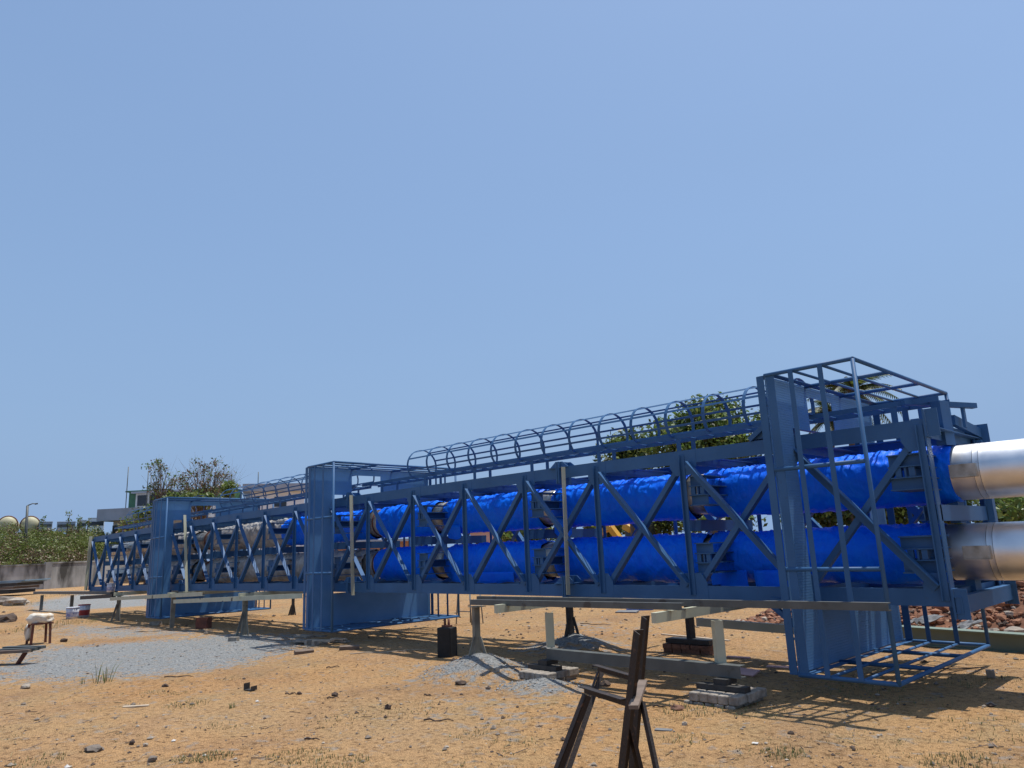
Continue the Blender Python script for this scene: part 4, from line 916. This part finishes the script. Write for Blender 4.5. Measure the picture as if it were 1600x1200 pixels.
def tree(name, label, base, height, crown, rad3, nclump, per, size, spread, mats, trunk_r=0.15, ntr=1, group=None, seed=1, mi=(0, 0, 1), shell=0.5, bare=0):
    rng = random.Random(seed); base = V(base); crown = V(crown)
    t = thing(name, label, 'tree' if name != 'shrub' else 'shrub', base, group)
    tk = MB(); top = V((base.x+(crown.x-base.x)*0.7, base.y+(crown.y-base.y)*0.7, base.z+(crown.z-base.z)*0.75))
    tk.tube([base-V((0, 0, 0.2)), base.lerp(top, 0.35)+V((rng.uniform(-.1, .1)*height*.2, 0, 0)), base.lerp(top, 0.7), top], [trunk_r*1.3, trunk_r, trunk_r*0.75, trunk_r*0.5], 8)
    cs_ = []
    for i in range(nclump):
        d = V((rng.gauss(0, 1), rng.gauss(0, 1), rng.gauss(0, 1))).normalized(); r = rng.uniform(shell, 1)
        c = crown+V((d.x*rad3[0]*r, d.y*rad3[1]*r, d.z*rad3[2]*r)); cs_.append(c)
        st = base.lerp(top, rng.uniform(0.55, 1.0)); mid = st.lerp(c, 0.5)+V((rng.uniform(-1, 1), rng.uniform(-1, 1), rng.uniform(0, 1)))*height*0.03
        tk.tube([st, mid, c], [trunk_r*0.38, trunk_r*0.2, trunk_r*0.06], 5)
        for b__ in range(bare):
            e = c+V((rng.gauss(0, 1), rng.gauss(0, 1), rng.gauss(0.4, 0.8)))*spread*1.1; tk.tube([mid.lerp(c, rng.random()), e], [trunk_r*0.09, trunk_r*0.03], 4)
    tk.build('trunk', M['bark'], t)
    lf = MB(); leaf_cloud(lf, cs_, per, size, spread, 2.0, mi); lf.build('crown', mats, t)
    return t
# boundary wall
def bearing(px, Dst, z=ZG):
    d = ray(px, 860-0.04*(px-800)); h = math.hypot(d.x, d.y); return V((d.x/h*Dst, d.y/h*Dst, z))
wl = thing('boundary_wall', 'stained grey concrete boundary wall at the far left of the yard', 'wall', bearing(70, 78))
wp = [bearing(-120, 76), bearing(75, 77), bearing(150, 80), bearing(330, 92), bearing(520, 108)]
for i in range(len(wp)-1):
    a, b_ = wp[i], wp[i+1]; mb = MB(); hgt = (2.0, 2.1, 2.2, 2.3)[i]
    mb.bar(a+V((0, 0, hgt/2-0.1)), b_+V((0, 0, hgt/2-0.1)), 0.25, hgt+0.2, (0, 0, 1)); mb.build('wall_panel', M['concrete'], wl)
    mb = MB(); mb.bar(a+V((0, 0, hgt+0.07)), b_+V((0, 0, hgt+0.07)), 0.36, 0.13, (0, 0, 1)); mb.build('coping', M['concrete'], wl)
    mb = MB(); mb.box(b_+V((0, 0, hgt/2+0.05)), (0.5, 0.5, hgt+0.4)); mb.build('pier', M['concrete'], wl)
# raised bank with scrub behind the wall
bk = MB(); vs = []; fs = []
bx = [bearing(px, 0+1)*1.0 for px in range(-160, 560, 20)]
for i, px in enumerate(range(-160, 560, 20)):
    dd = 80+max(0, px-75)*0.075
    for j, (dr, z) in enumerate(((0, 0.6), (3, 1.9), (7, 3.3), (14, 4.6), (60, 4.9))):
        p = bearing(px, dd+dr); vs.append((p.x, p.y, ZG+z+0.3*noise.noise(V((px*0.05, j, 1)))))
nb = len(range(-160, 560, 20))
for i in range(nb-1):
    for j in range(4): fs.append((i*5+j, (i+1)*5+j, (i+1)*5+j+1, i*5+j+1))
bk.add(vs, fs); bk.build('bank', mat('bank_soil', (0.10, 0.10, 0.042), (0.065, 0.062, 0.03), rough=0.95, scale=0.8), kind='structure')
random.seed(5); cs_l = {0: [], 1: [], 2: []}
scm = MB()
cl = []
for i in range(1700):
    px = random.uniform(-150, 300); dd = 80+max(0, px-75)*0.075; dr = random.uniform(0.4, 13)
    p = bearing(px, dd+dr); zb = np.interp(dr, (0, 3, 7, 14), (0.6, 1.9, 3.3, 4.6)); hgt = 0.8+1.5*max(0, noise.noise(V((px*0.05, dr*0.3, 4)))+0.3)
    if px > 150: hgt *= 0.7
    p.z = ZG+zb+random.uniform(0.0, hgt); dry = noise.noise(V((px*0.03, dr*0.4, 9)))+(0.38 if dr < 4 else -0.15)
    cl.append((p, dry))
for p, dry in cl: leaf_cloud(scm, [p], 74, 0.095, 0.8, 2.2, (2, 2, 2, 0, 1) if dry > 0.15 else ((0, 0, 1, 1) if dry < -0.05 else (0, 0, 1, 2)))
scm.build('scrub', [M['scrub'], M['leafbright'], M['leafdry']], kind='stuff')
# tall weeds above the bank
for i, (px, y, hpx, lab) in enumerate(((104, 832, 26, 'tall thin weed on the bank, leftmost of three'), (122, 834, 22, 'tall thin weed on the bank, between two others'), (135, 834, 18, 'short thin weed on the bank nearest the building'), (64, 834, 20, 'leaning grassy weed beside the street lamp'))):
    d0 = 92; p = atD(px, y, d0); h = hpx*d0/F_PX; t = thing('weed', lab, 'weed', p, 'tall weeds on the bank'); mb = MB(); mb.tube([p-V((0, 0, 0.8)), p+V((0.1, 0.05, h*0.6)), p+V((0.02, 0.2, h))], [0.05, 0.04, 0.02], 5); mb.build('stem', M['bark'], t)
    lf = MB(); leaf_cloud(lf, [p+V((0.05, 0.05, h*k)) for k in (0.4, 0.6, 0.75, 0.9, 1.0)], 9, 0.12, 0.36, 2.6, (0, 1)); lf.build('foliage', [M['scrub'], M['leaf']], t)
# storage drums / tanks
for px, lab in ((12, 'cream round tank end among the scrub, at the picture edge'), (47, 'cream round tank end beside the street lamp')):
    c = atD(px, 820, 112); t = thing('storage_tank', lab, 'tank', c-V((0, 0, 1.3)), 'cream tanks behind the scrub')
    ax = (V((0, 0, 1.6))-c); ax.z = 0; ax.normalize(); ax.rotate(Matrix.Rotation(R(-6), 3, 'Z'))
    mb = MB(); prof = [(-4, 0.9), (0, 1.0), (0.35, 0.95), (0.6, 0.75), (0.72, 0.4), (0.75, 0.05)]; mb.tube([c+ax*a for a, r in prof], [r for a, r in prof], 24); mb.build('shell', M['cream'], t, smooth=True)
    mb = MB()
    pts = []; s_ = ax.cross(V((0, 0, 1)))
    mb.tube([c+ax*0.05+(s_*math.cos(a)+V((0, 0, 1))*math.sin(a))*1.04 for a in np.linspace(0, 2*math.pi, 25)], 0.09, 6); mb.build('rim', M['redrust'], t)
    for k in (-1, 1): mb = MB(); mb.bar(c+s_*k*0.7-V((0, 0, 1.8)), c+s_*k*0.7-V((0, 0, 0.8)), 0.25, 0.25, (1, 0, 0)); mb.build('saddle', M['concrete'], t)
# street lamp
b0 = atD(41, 845, 88); tp = atD(43, 790, 88); t = thing('street_lamp', 'thin street lamp with a long arm beside the cream tanks', 'street lamp', b0)
mb = MB(); mb.tube([b0-V((0, 0, 1.5)), tp], [0.16, 0.11], 8); mb.build('pole', M['grey'], t)
e = atD(58, 787, 88); mb = MB(); mb.tube([tp, tp.lerp(e, 0.5)+V((0, 0, 0.1)), e], [0.06, 0.05, 0.05], 6); mb.build('arm', M['grey'], t)
mb = MB(); mb.bar(e-(e-tp)*0.25, e+(e-tp)*0.08, 0.22, 0.12, (0, 0, 1)); mb.build('lamp_head', M['grey'], t)
# parked trailers / vans on the road above the bank
def trailer(px0, px1, y0, y1, Dst, lab, m, name='truck_trailer', cat='trailer', win=False):
    a, b_ = atD(px0, y1, Dst), atD(px1, y1, Dst); h = (y1-y0)*Dst/F_PX; d = (b_-a); d.z = 0; n = V((-d.y, d.x, 0)).normalized()
    t = thing(name, lab, cat, a.lerp(b_, 0.5)); ll = d.length
    rot = Matrix(((d.x/ll, n.x, 0), (d.y/ll, n.y, 0), (0, 0, 1)))
    c = a.lerp(b_, 0.5); mb = MB(); mb.box(c+V((0, 0, h/2)), (ll, 2.4, h), rot); mb.build('body', M[m], t, bevel=0.08)
    mb = MB(); mb.box(c+V((0, 0, h+0.05)), (ll*1.01, 2.45, 0.08), rot); mb.build('roof', M['white'], t)
    mb = MB(); mb.box(c+V((0, 0, h*0.62))-n*1.21, (ll*0.9, 0.03, h*0.3), rot); mb.build('window_band' if win else 'side_rail', M['glass'] if win else M['grey'], t)
    for k in (-0.33, 0.33): mb = MB(); ww = c+(rot @ V((ll*k, -1.0, -0.35))); mb.tube([ww-n*0.15, ww+n*0.15], 0.48, 16); mb.build('wheel', M['dark'], t)
trailer(60, 81, 819, 830, 112, 'grey truck trailer top showing above the scrub beside the tanks', 'roofgrey')
trailer(88, 117, 819, 831, 112, 'longer grey truck trailer top showing above the scrub', 'roofgrey')
trailer(119, 134, 817, 831, 112, 'short pale van top between the trailer and the white bus', 'house', 'parked_van', 'van', True)
trailer(136, 162, 814, 832, 112, 'white bus top with dark windows near the grey building', 'white', 'parked_bus', 'bus', True)
# buildings
def building(name, lab, px0, px1, Dst, y_top, wall, depth, roof_over, zbase=ZG, yawoff=0.0, roof_h=0.8, roofm='roofgrey', wins=()):
    a, b_ = bearing(px0, Dst), bearing(px1, Dst)
    d = b_-a; ll = d.length; ux = d.normalized(); ux.rotate(Matrix.Rotation(yawoff, 3, 'Z')); n = V((-ux.y, ux.x, 0))
    zt_ = atD(px0, y_top, Dst).z
    t = thing(name, lab, 'building', V((a.x, a.y, zbase)))
    rot = Matrix(((ux.x, n.x, 0), (ux.y, n.y, 0), (0, 0, 1)))
    c = a+ux*ll/2+n*depth/2
    mb = MB(); mb.box((c.x, c.y, (zbase+zt_-roof_h)/2), (ll, depth, zt_-roof_h-zbase), rot); w_ = mb.build('wall', M[wall], t)
    mb = MB(); mb.box((c.x, c.y, zt_-roof_h/2+0.001), (ll+roof_over*2, depth+roof_over*2, roof_h), rot); rf = mb.build('roof', M[roofm], t)
    for (fx_, z, ww, hh) in wins:
        q_ = a+ux*ll*fx_-n*0.03; mb = MB(); mb.box((q_.x, q_.y, z), (ww, 0.08, hh), rot); mb.build('window', M['glass'], t)
        mb = MB(); mb.box((q_.x-n.x*0.05, q_.y-n.y*0.05, z-hh/2-0.06), (ww+0.3, 0.25, 0.1), rot); mb.build('sill', M['white'], t)
    return t, rot, a, ux, n, ll, zt_, rf
t, rot, a, ux, n, ll, zt_, rf = building('concrete_building', 'grey flat-roofed building with a green cabin on its roof behind the scrub', 172, 320, 96, 796, 'house', 14, 1.2, yawoff=R(-32), roof_h=1.3, wins=((0.08, 5.4, 1.6, 1.2), (0.3, 5.4, 1.6, 1.2)))
c = a+ux*(ll*0.20)+n*5.0; mb = MB(); mb.box((c.x, c.y, zt_+1.05), (4.6, 4, 2.1), rot); g = mb.build('roof_cabin', M['green'], t)
mb = MB(); mb.box((c.x, c.y, zt_+2.2), (5.2, 4.6, 0.16), rot); mb.build('cabin_roof', M['green'], g)
c2 = a+ux*(ll*0.42)+n*4.5; mb = MB(); mb.box((c2.x, c2.y, zt_+0.95), (6.5, 4, 1.9), rot); g = mb.build('roof_room', M['house'], t)
mb = MB(); mb.box((c2.x, c2.y, zt_+2.0), (7.4, 4.6, 0.2), rot); mb.build('room_roof', M['roofgrey'], g)
for i in range(4):
    q_ = c2+ux*(-2.4+1.6*i)-n*2.03; mb = MB(); mb.box((q_.x, q_.y, zt_+1.05), (1.2, 0.06, 1.2), rot); mb.build('room_window', M['glass'], g)
c3 = a+ux*(ll*0.75)+n*4.5; mb = MB(); mb.box((c3.x, c3.y, zt_+1.05), (9, 4, 2.1), rot); mb.build('roof_cabin', M['green'], t)
for fx_, h_ in ((0.0, 5.0), (0.26, 4.4), (0.30, 3.8)):
    q_ = a+ux*ll*fx_+n*2; mb = MB(); mb.tube([(q_.x, q_.y, zt_), (q_.x, q_.y, zt_+h_)], 0.05, 5); mb.build('aerial', M['grey'], t)
t, rot, a, ux, n, ll, zt_, rf = building('white_house', 'white flat-roofed house showing behind the ladder cage, left of the middle platform', 388, 474, 95, 757, 'white', 9, 0.9, roof_h=0.9, wins=((0.10, 8.3, 0.8, 1.3), (0.55, 8.3, 1.4, 1.2)))
q_ = a+ux*ll*0.12+n*2; mb = MB(); mb.tube([(q_.x, q_.y, zt_), (q_.x, q_.y, zt_+1.7)], 0.05, 5); mb.build('aerial', M['grey'], t)
building('pink_house', 'pink low house far behind the tower, seen between the two pipes', 735, 812, 60, 826, 'pink', 6, 0.2, roof_h=0.25, wins=((0.25, 1.7, 1.0, 1.0),))
building('brick_shed', 'low orange brick shed far behind the tower, seen between the pipes', 520, 640, 62, 846, 'brickwall', 6, 0.3, roof_h=0.2, wins=((0.4, 1.2, 0.8, 0.8),))
# trees
LM = [M['leaf'], M['leafdry'], M['leafdark'], M['leafbright']]
def px_tree(name, lab, px, Dst, ybase, ytop, ycr, rpx, rz_px, **k):
    b_ = bearing(px, Dst); c = atD(px, ycr, Dst); r = rpx*Dst/F_PX; rz = rz_px*Dst/F_PX
    return tree(name, lab, b_, atD(px, ytop, Dst).z-ZG, c, (r, r, rz), **k)
px_tree('bare_tree', 'sparse tree with green leaves above the grey building, left of two', 254, 84, 860, 712, 748, 26, 30, nclump=34, per=20, size=0.13, spread=0.5, mats=LM, trunk_r=0.16, mi=(0, 0, 2, 1), seed=3, bare=4, group=None)
px_tree('bare_tree', 'larger sparse tree with brown dry leaves above the grey building', 316, 82, 860, 712, 750, 40, 34, nclump=56, per=22, size=0.13, spread=0.55, mats=LM, trunk_r=0.18, mi=(0, 1, 1, 2), seed=8, bare=5)
px_tree('bare_tree', 'leafless twiggy tree right of the brown-leaved tree', 356, 84, 860, 730, 758, 20, 22, nclump=24, per=4, size=0.14, spread=0.7, mats=LM, trunk_r=0.11, mi=(1, 0), seed=12, bare=7)
px_tree('shrub', 'dense green shrub below the brown-leaved tree', 300, 78, 860, 768, 781, 42, 9, nclump=34, per=50, size=0.16, spread=0.6, mats=LM, trunk_r=0.08, mi=(0, 2, 3), seed=15)
px_tree('shrub', 'small bright green shrub right of the brown-leaved tree', 358, 76, 860, 752, 768, 11, 11, nclump=12, per=60, size=0.16, spread=0.5, mats=LM, trunk_r=0.07, mi=(0, 3, 3), seed=16)
px_tree('shrub', 'green shrub left of the left platform', 228, 70, 870, 786, 803, 12, 8, nclump=12, per=50, size=0.15, spread=0.55, mats=LM, trunk_r=0.07, mi=(0, 3, 2), seed=18)
px_tree('shrub', 'pale loose shrub in front of the grey building', 205, 72, 870, 808, 824, 16, 8, nclump=14, per=50, size=0.15, spread=0.55, mats=LM, trunk_r=0.07, mi=(0, 3, 1), seed=19)
px_tree('broad_tree', 'large dense green tree behind the ladder cage', 1110, 30, 850, 607, 690, 92, 74, nclump=150, per=85, size=0.105, spread=0.55, mats=LM, trunk_r=0.20, mi=(0, 0, 2, 3), seed=22, shell=0.25)
px_tree('broad_tree', 'smaller green tree behind the cage, left of the large tree', 985, 32, 850, 655, 715, 42, 40, nclump=54, per=70, size=0.10, spread=0.48, mats=LM, trunk_r=0.12, mi=(0, 3, 2), seed=23, shell=0.25)
for i, (px, ycr, rpx, rz, Dst, lab) in enumerate(((950, 818, 36, 18, 38, 'dark shrub behind the tower left of the yellow machine'), (1030, 812, 50, 22, 36, 'dark green shrub behind the tower right of the yellow machine'), (1130, 815, 55, 22, 36, 'green shrub behind the right end of the tower'), (1290, 800, 60, 25, 36, 'green shrub behind the right platform'),
                                             (1395, 795, 48, 24, 37, 'green shrub behind the tower end'), (1480, 795, 42, 26, 38, 'green shrub seen between the two silver pipe ends'), (1562, 797, 26, 16, 50, 'small green shrub right of the tower end'), (1595, 800, 20, 12, 52, 'small green shrub at the right edge'), (830, 835, 55, 14, 42, 'low green shrub behind the middle of the tower'))):
    px_tree('shrub', lab, px, Dst, 850, ycr-rz, ycr, rpx, rz, nclump=44, per=52, size=0.13, spread=0.6, mats=LM, trunk_r=0.07, mi=(0, 2, 2, 3), seed=30+i, shell=0.2)
# overhanging tree outside the right edge
px_tree('broad_tree', 'tree whose low leafy branches reach in at the right edge under the pipe', 1690, 24, 850, 700, 772, 92, 24, nclump=40, per=60, size=0.10, spread=0.5, mats=LM, trunk_r=0.18, mi=(0, 0, 3), seed=44, shell=0.4)
# coconut palm
def palm(px, Dst, yc, lab, seed, size):
    rng = random.Random(seed); c = atD(px, yc, Dst); b_ = bearing(px-15, Dst); t = thing('palm_tree', lab, 'palm tree', b_)
    mb = MB(); mb.tube([b_.lerp(c, i/8)+V((0.25*math.sin(i*0.4), 0, 0)) * (1-i/8) for i in range(9)], [0.2-0.008*i for i in range(9)], 10); mb.build('trunk', M['bark'], t)
    for f in range(24):
        a = f*2.4+rng.uniform(-.2, .2); el = rng.uniform(-0.35, 1.25); ln = size*rng.uniform(.8, 1.1); m = MB(); d = V((math.cos(a), math.sin(a), 0)); pts = []
        for i in range(13):
            s = i/12; pts.append(c+d*ln*s*math.cos(el*(1-s*0.5))+V((0, 0, ln*(math.sin(el)*s-0.62*s*s))))
        m.cur = 0; m.tube(pts, [0.035*(1-i/14) for i in range(13)], 5)
        for i in range(2, 12):
            for q_ in (0, 0.5):
                p = pts[i].lerp(pts[min(12, i+1)], q_); fwd = (pts[min(12, i+1)]-pts[i-1]).normalized(); sd = fwd.cross(V((0, 0, 1))).normalized()
                for k in (-1, 1):
                    ll_ = size*0.26*(1-abs(i/12-0.45)*1.1)*rng.uniform(.8, 1.15); e_ = p+(sd*k*0.8+fwd*0.55-V((0, 0, 0.55))).normalized()*ll_; wv = fwd*0.06; m.cur = 1 if rng.random() < 0.85 else 2
                    m.add([p-wv, p+wv, e_], [(0, 1, 2)])
        m.build('frond', [M['bark'], M['leafdark'], M['leafbright']], t)
palm(1332, 36, 612, 'coconut palm behind the top of the right platform cage', 3, 2.1)
palm(1300, 40, 650, 'lower palm crown seen through the ladder opening of the right platform', 9, 1.8)
# yellow machine
m0 = bearing(986, 34); t = thing('yellow_excavator', 'small yellow digging machine mostly hidden behind the pipes', 'excavator', m0)
mb = MB(); mb.box(m0+V((0.4, 0.5, 1.2)), (2.2, 1.5, 0.8)); mb.build('body', M['yellow'], t, bevel=0.06)
mb = MB(); mb.box(m0+V((0.1, 0.6, 2.1)), (0.9, 1.1, 1.0)); mb.build('cab', M['glass'], t, bevel=0.05)
mb = MB(); mb.bar(m0+V((-0.4, 0.2, 1.5)), m0+V((-1.0, -0.1, 2.5)), 0.25, 0.3, (0, 1, 0)); mb.bar(m0+V((-1.0, -0.1, 2.5)), m0+V((-1.7, -0.4, 2.1)), 0.22, 0.25, (0, 1, 0)); mb.build('boom', M['yellow'], t)
mb = MB(); mb.box(m0+V((0.02, -0.15, 2.42)), (0.45, 0.3, 0.3), Matrix.Rotation(0.5, 3, 'Y')); mb.build('bucket', M['yellow'], t, bevel=0.04)
for y in (-0.1, 1.1): mb = MB(); mb.box(m0+V((0.4, y, 0.4)), (2.4, 0.4, 0.7)); mb.build('track', M['dark'], t, bevel=0.2)

# ================================================================== GRASS, PEBBLES
random.seed(99); gr = MB()
def tuft(px, py, n, h, r, straw=0.2, spread_y=1.0):
    p = gpt(px, py)
    for i in range(n):
        a = random.uniform(0, 6.28); q_ = r*math.sqrt(random.random()); x, y = p.x+q_*math.cos(a), p.y+q_*math.sin(a)*spread_y; z = ground_z(x, y)-0.005
        hh = h*random.uniform(.3, 0.85); b2 = random.uniform(0, 6.28); ln = V((math.cos(b2), math.sin(b2), 0))*hh*random.uniform(0.1, 0.8); sd = V((-ln.y, ln.x, 0)).normalized()*0.0035*(1+h*2)
        gr.cur = 1 if random.random() < straw else 0
        a_, m_, e_ = V((x, y, z)), V((x, y, z+hh*0.6))+ln*0.4, V((x, y, z+hh))+ln
        gr.add([a_-sd, a_+sd, m_+sd*0.7, m_-sd*0.7, e_], [(0, 1, 2, 3), (3, 2, 4)])
tuft(160, 1066, 20, 0.40, 0.15, 0.3); tuft(131, 1068, 7, 0.18, 0.05, 0.3); tuft(290, 1102, 160, 0.05, 0.28, 0.15); tuft(240, 1084, 60, 0.04, 0.22, 0.2); tuft(275, 1084, 40, 0.04, 0.14, 0.2)
for a in ((325, 1183, 260, 0.045, 0.22), (300, 1186, 120, 0.04, 0.2), (470, 1182, 260, 0.04, 0.3), (530, 1192, 200, 0.05, 0.25), (350, 1135, 60, 0.04, 0.18), (620, 1112, 140, 0.04, 0.45), (640, 1105, 90, 0.04, 0.4), (520, 1130, 80, 0.04, 0.3),
          (730, 1150, 60, 0.04, 0.2), (805, 1160, 60, 0.05, 0.2), (1225, 1178, 160, 0.06, 0.18), (1500, 1196, 240, 0.06, 0.3), (1545, 1066, 160, 0.06, 0.5), (1355, 1076, 120, 0.05, 0.4), (1080, 1110, 220, 0.06, 0.35), (1180, 1112, 160, 0.05, 0.35), (1390, 1160, 60, 0.03, 0.5), (1550, 1140, 140, 0.05, 0.5),
          (55, 1192, 130, 0.05, 0.25), (1070, 1155, 80, 0.05, 0.2), (45, 985, 160, 0.14, 0.8), (95, 975, 300, 0.16, 1.1), (108, 930, 120, 0.35, 1.6), (35, 945, 160, 0.25, 1.6), (365, 1060, 40, 0.04, 0.2), (362, 1107, 24, 0.10, 0.04), (1410, 1100, 90, 0.05, 0.5), (1300, 1078, 100, 0.05, 0.5)):
    tuft(*a, straw=0.35)
random.seed(41)
for i in range(900):
    px = random.uniform(-40, 1640); py = 1040+170*random.random()**0.7; p = atZ(px, py, ZG)
    if noise.noise(V((p.x*0.8, p.y*0.8, 17))) > 0.12: tuft(px, py, random.randint(4, 12), random.uniform(0.015, 0.035), random.uniform(.04, .12), straw=0.55)
gr.build('grass', [M['grassm'], M['straw']], kind='stuff')
random.seed(77); pb = MB()
def octa(p, s, fl):
    vs = [V((random.uniform(.6, 1.1)*s*d[0], random.uniform(.6, 1.1)*s*d[1], random.uniform(.5, 1)*s*d[2]*fl)) for d in ((1, 0, 0), (0, 1, 0), (-1, 0, 0), (0, -1, 0), (0, 0, 1), (0, 0, -1))]
    rz = Matrix.Rotation(random.uniform(0, 6.28), 3, 'Z'); pb.add([p+rz @ v for v in vs], [(0, 1, 4), (1, 2, 4), (2, 3, 4), (3, 0, 4), (1, 0, 5), (2, 1, 5), (3, 2, 5), (0, 3, 5)])
for i in range(1500):
    px = random.uniform(-60, 1660); py = 950+265*random.random(); p = gpt(px, py) if i % 3 == 0 else atZ(px, py, ZG)
    if i % 3: p.z = ground_z(p.x, p.y)
    s = math.exp(random.gauss(math.log(0.0085), 0.6))*(1+0.04*math.hypot(p.x, p.y)); pb.cur = random.choice((0, 0, 0, 1, 1, 1, 1, 2, 2, 3) if i % 4 == 0 else (0, 0, 1, 1, 2)); octa(p+V((0, 0, s*0.25)), min(s, 0.09), 0.7)
for i in range(260):     # scatter beyond the tower
    px = random.uniform(500, 1300); py = random.uniform(932, 1000); p = gpt(px, py); pb.cur = random.choice((0, 1, 1, 2)); octa(p+V((0, 0, 0.01)), random.uniform(.015, .06), 0.6)
gs = MB(); pb_keep = pb; pb = gs
cnt = 0
while cnt < 3800:
    px = random.uniform(-40, 930); py = random.uniform(975, 1085); p = atZ(px, py, ZG)
    wgt = 0
    for P, wt in zip(GP, GW):
        if inpoly(np.array([p.x]), np.array([p.y]), P)[0]: wgt = max(wgt, wt)
    for mx, my, h_, r_ in MOUNDS: wgt = max(wgt, 1.6 if math.hypot(p.x-mx, p.y-my) < r_ else 0)
    if random.random() > wgt*0.8+0.01: continue
    p.z = ground_z(p.x, p.y); sz = math.exp(random.gauss(math.log(0.009), 0.4))*(1+0.015*math.hypot(p.x, p.y)); gs.cur = random.choice((0, 0, 1, 2)); octa(p+V((0, 0, sz*0.2)), sz, 0.8); cnt += 1
gs.build('gravel_stones', [M['gravel'], M['gravel'], M['sheet']], kind='stuff')
pb = pb_keep
lt = MB()
for i in range(1100):
    px = random.uniform(-40, 1640); py = 960+240*random.random()**0.8; p = atZ(px, py, ZG); p.z = ground_z(p.x, p.y)+0.006
    if noise.noise(V((p.x*0.6, p.y*0.6, 31))) < -0.1: continue
    a = random.uniform(0, 3.14); ln = math.exp(random.gauss(math.log(0.035), 0.7)); d = V((math.cos(a), math.sin(a), random.uniform(-.1, .25))); lt.cur = random.choice((0, 0, 1, 2))
    lt.bar(p-d*ln/2, p+d*ln/2, random.uniform(0.003, 0.012), 0.004, (0, 0, 1))
lt.build('litter', [M['darkstone'], M['wood'], M['straw']], kind='stuff')
pb.build('pebbles', [M['stone'], M['darkstone'], M['palestone'], M['paper']], kind='stuff')
# leaf litter and chips in the tower shade
print('objects', len(sc.objects))
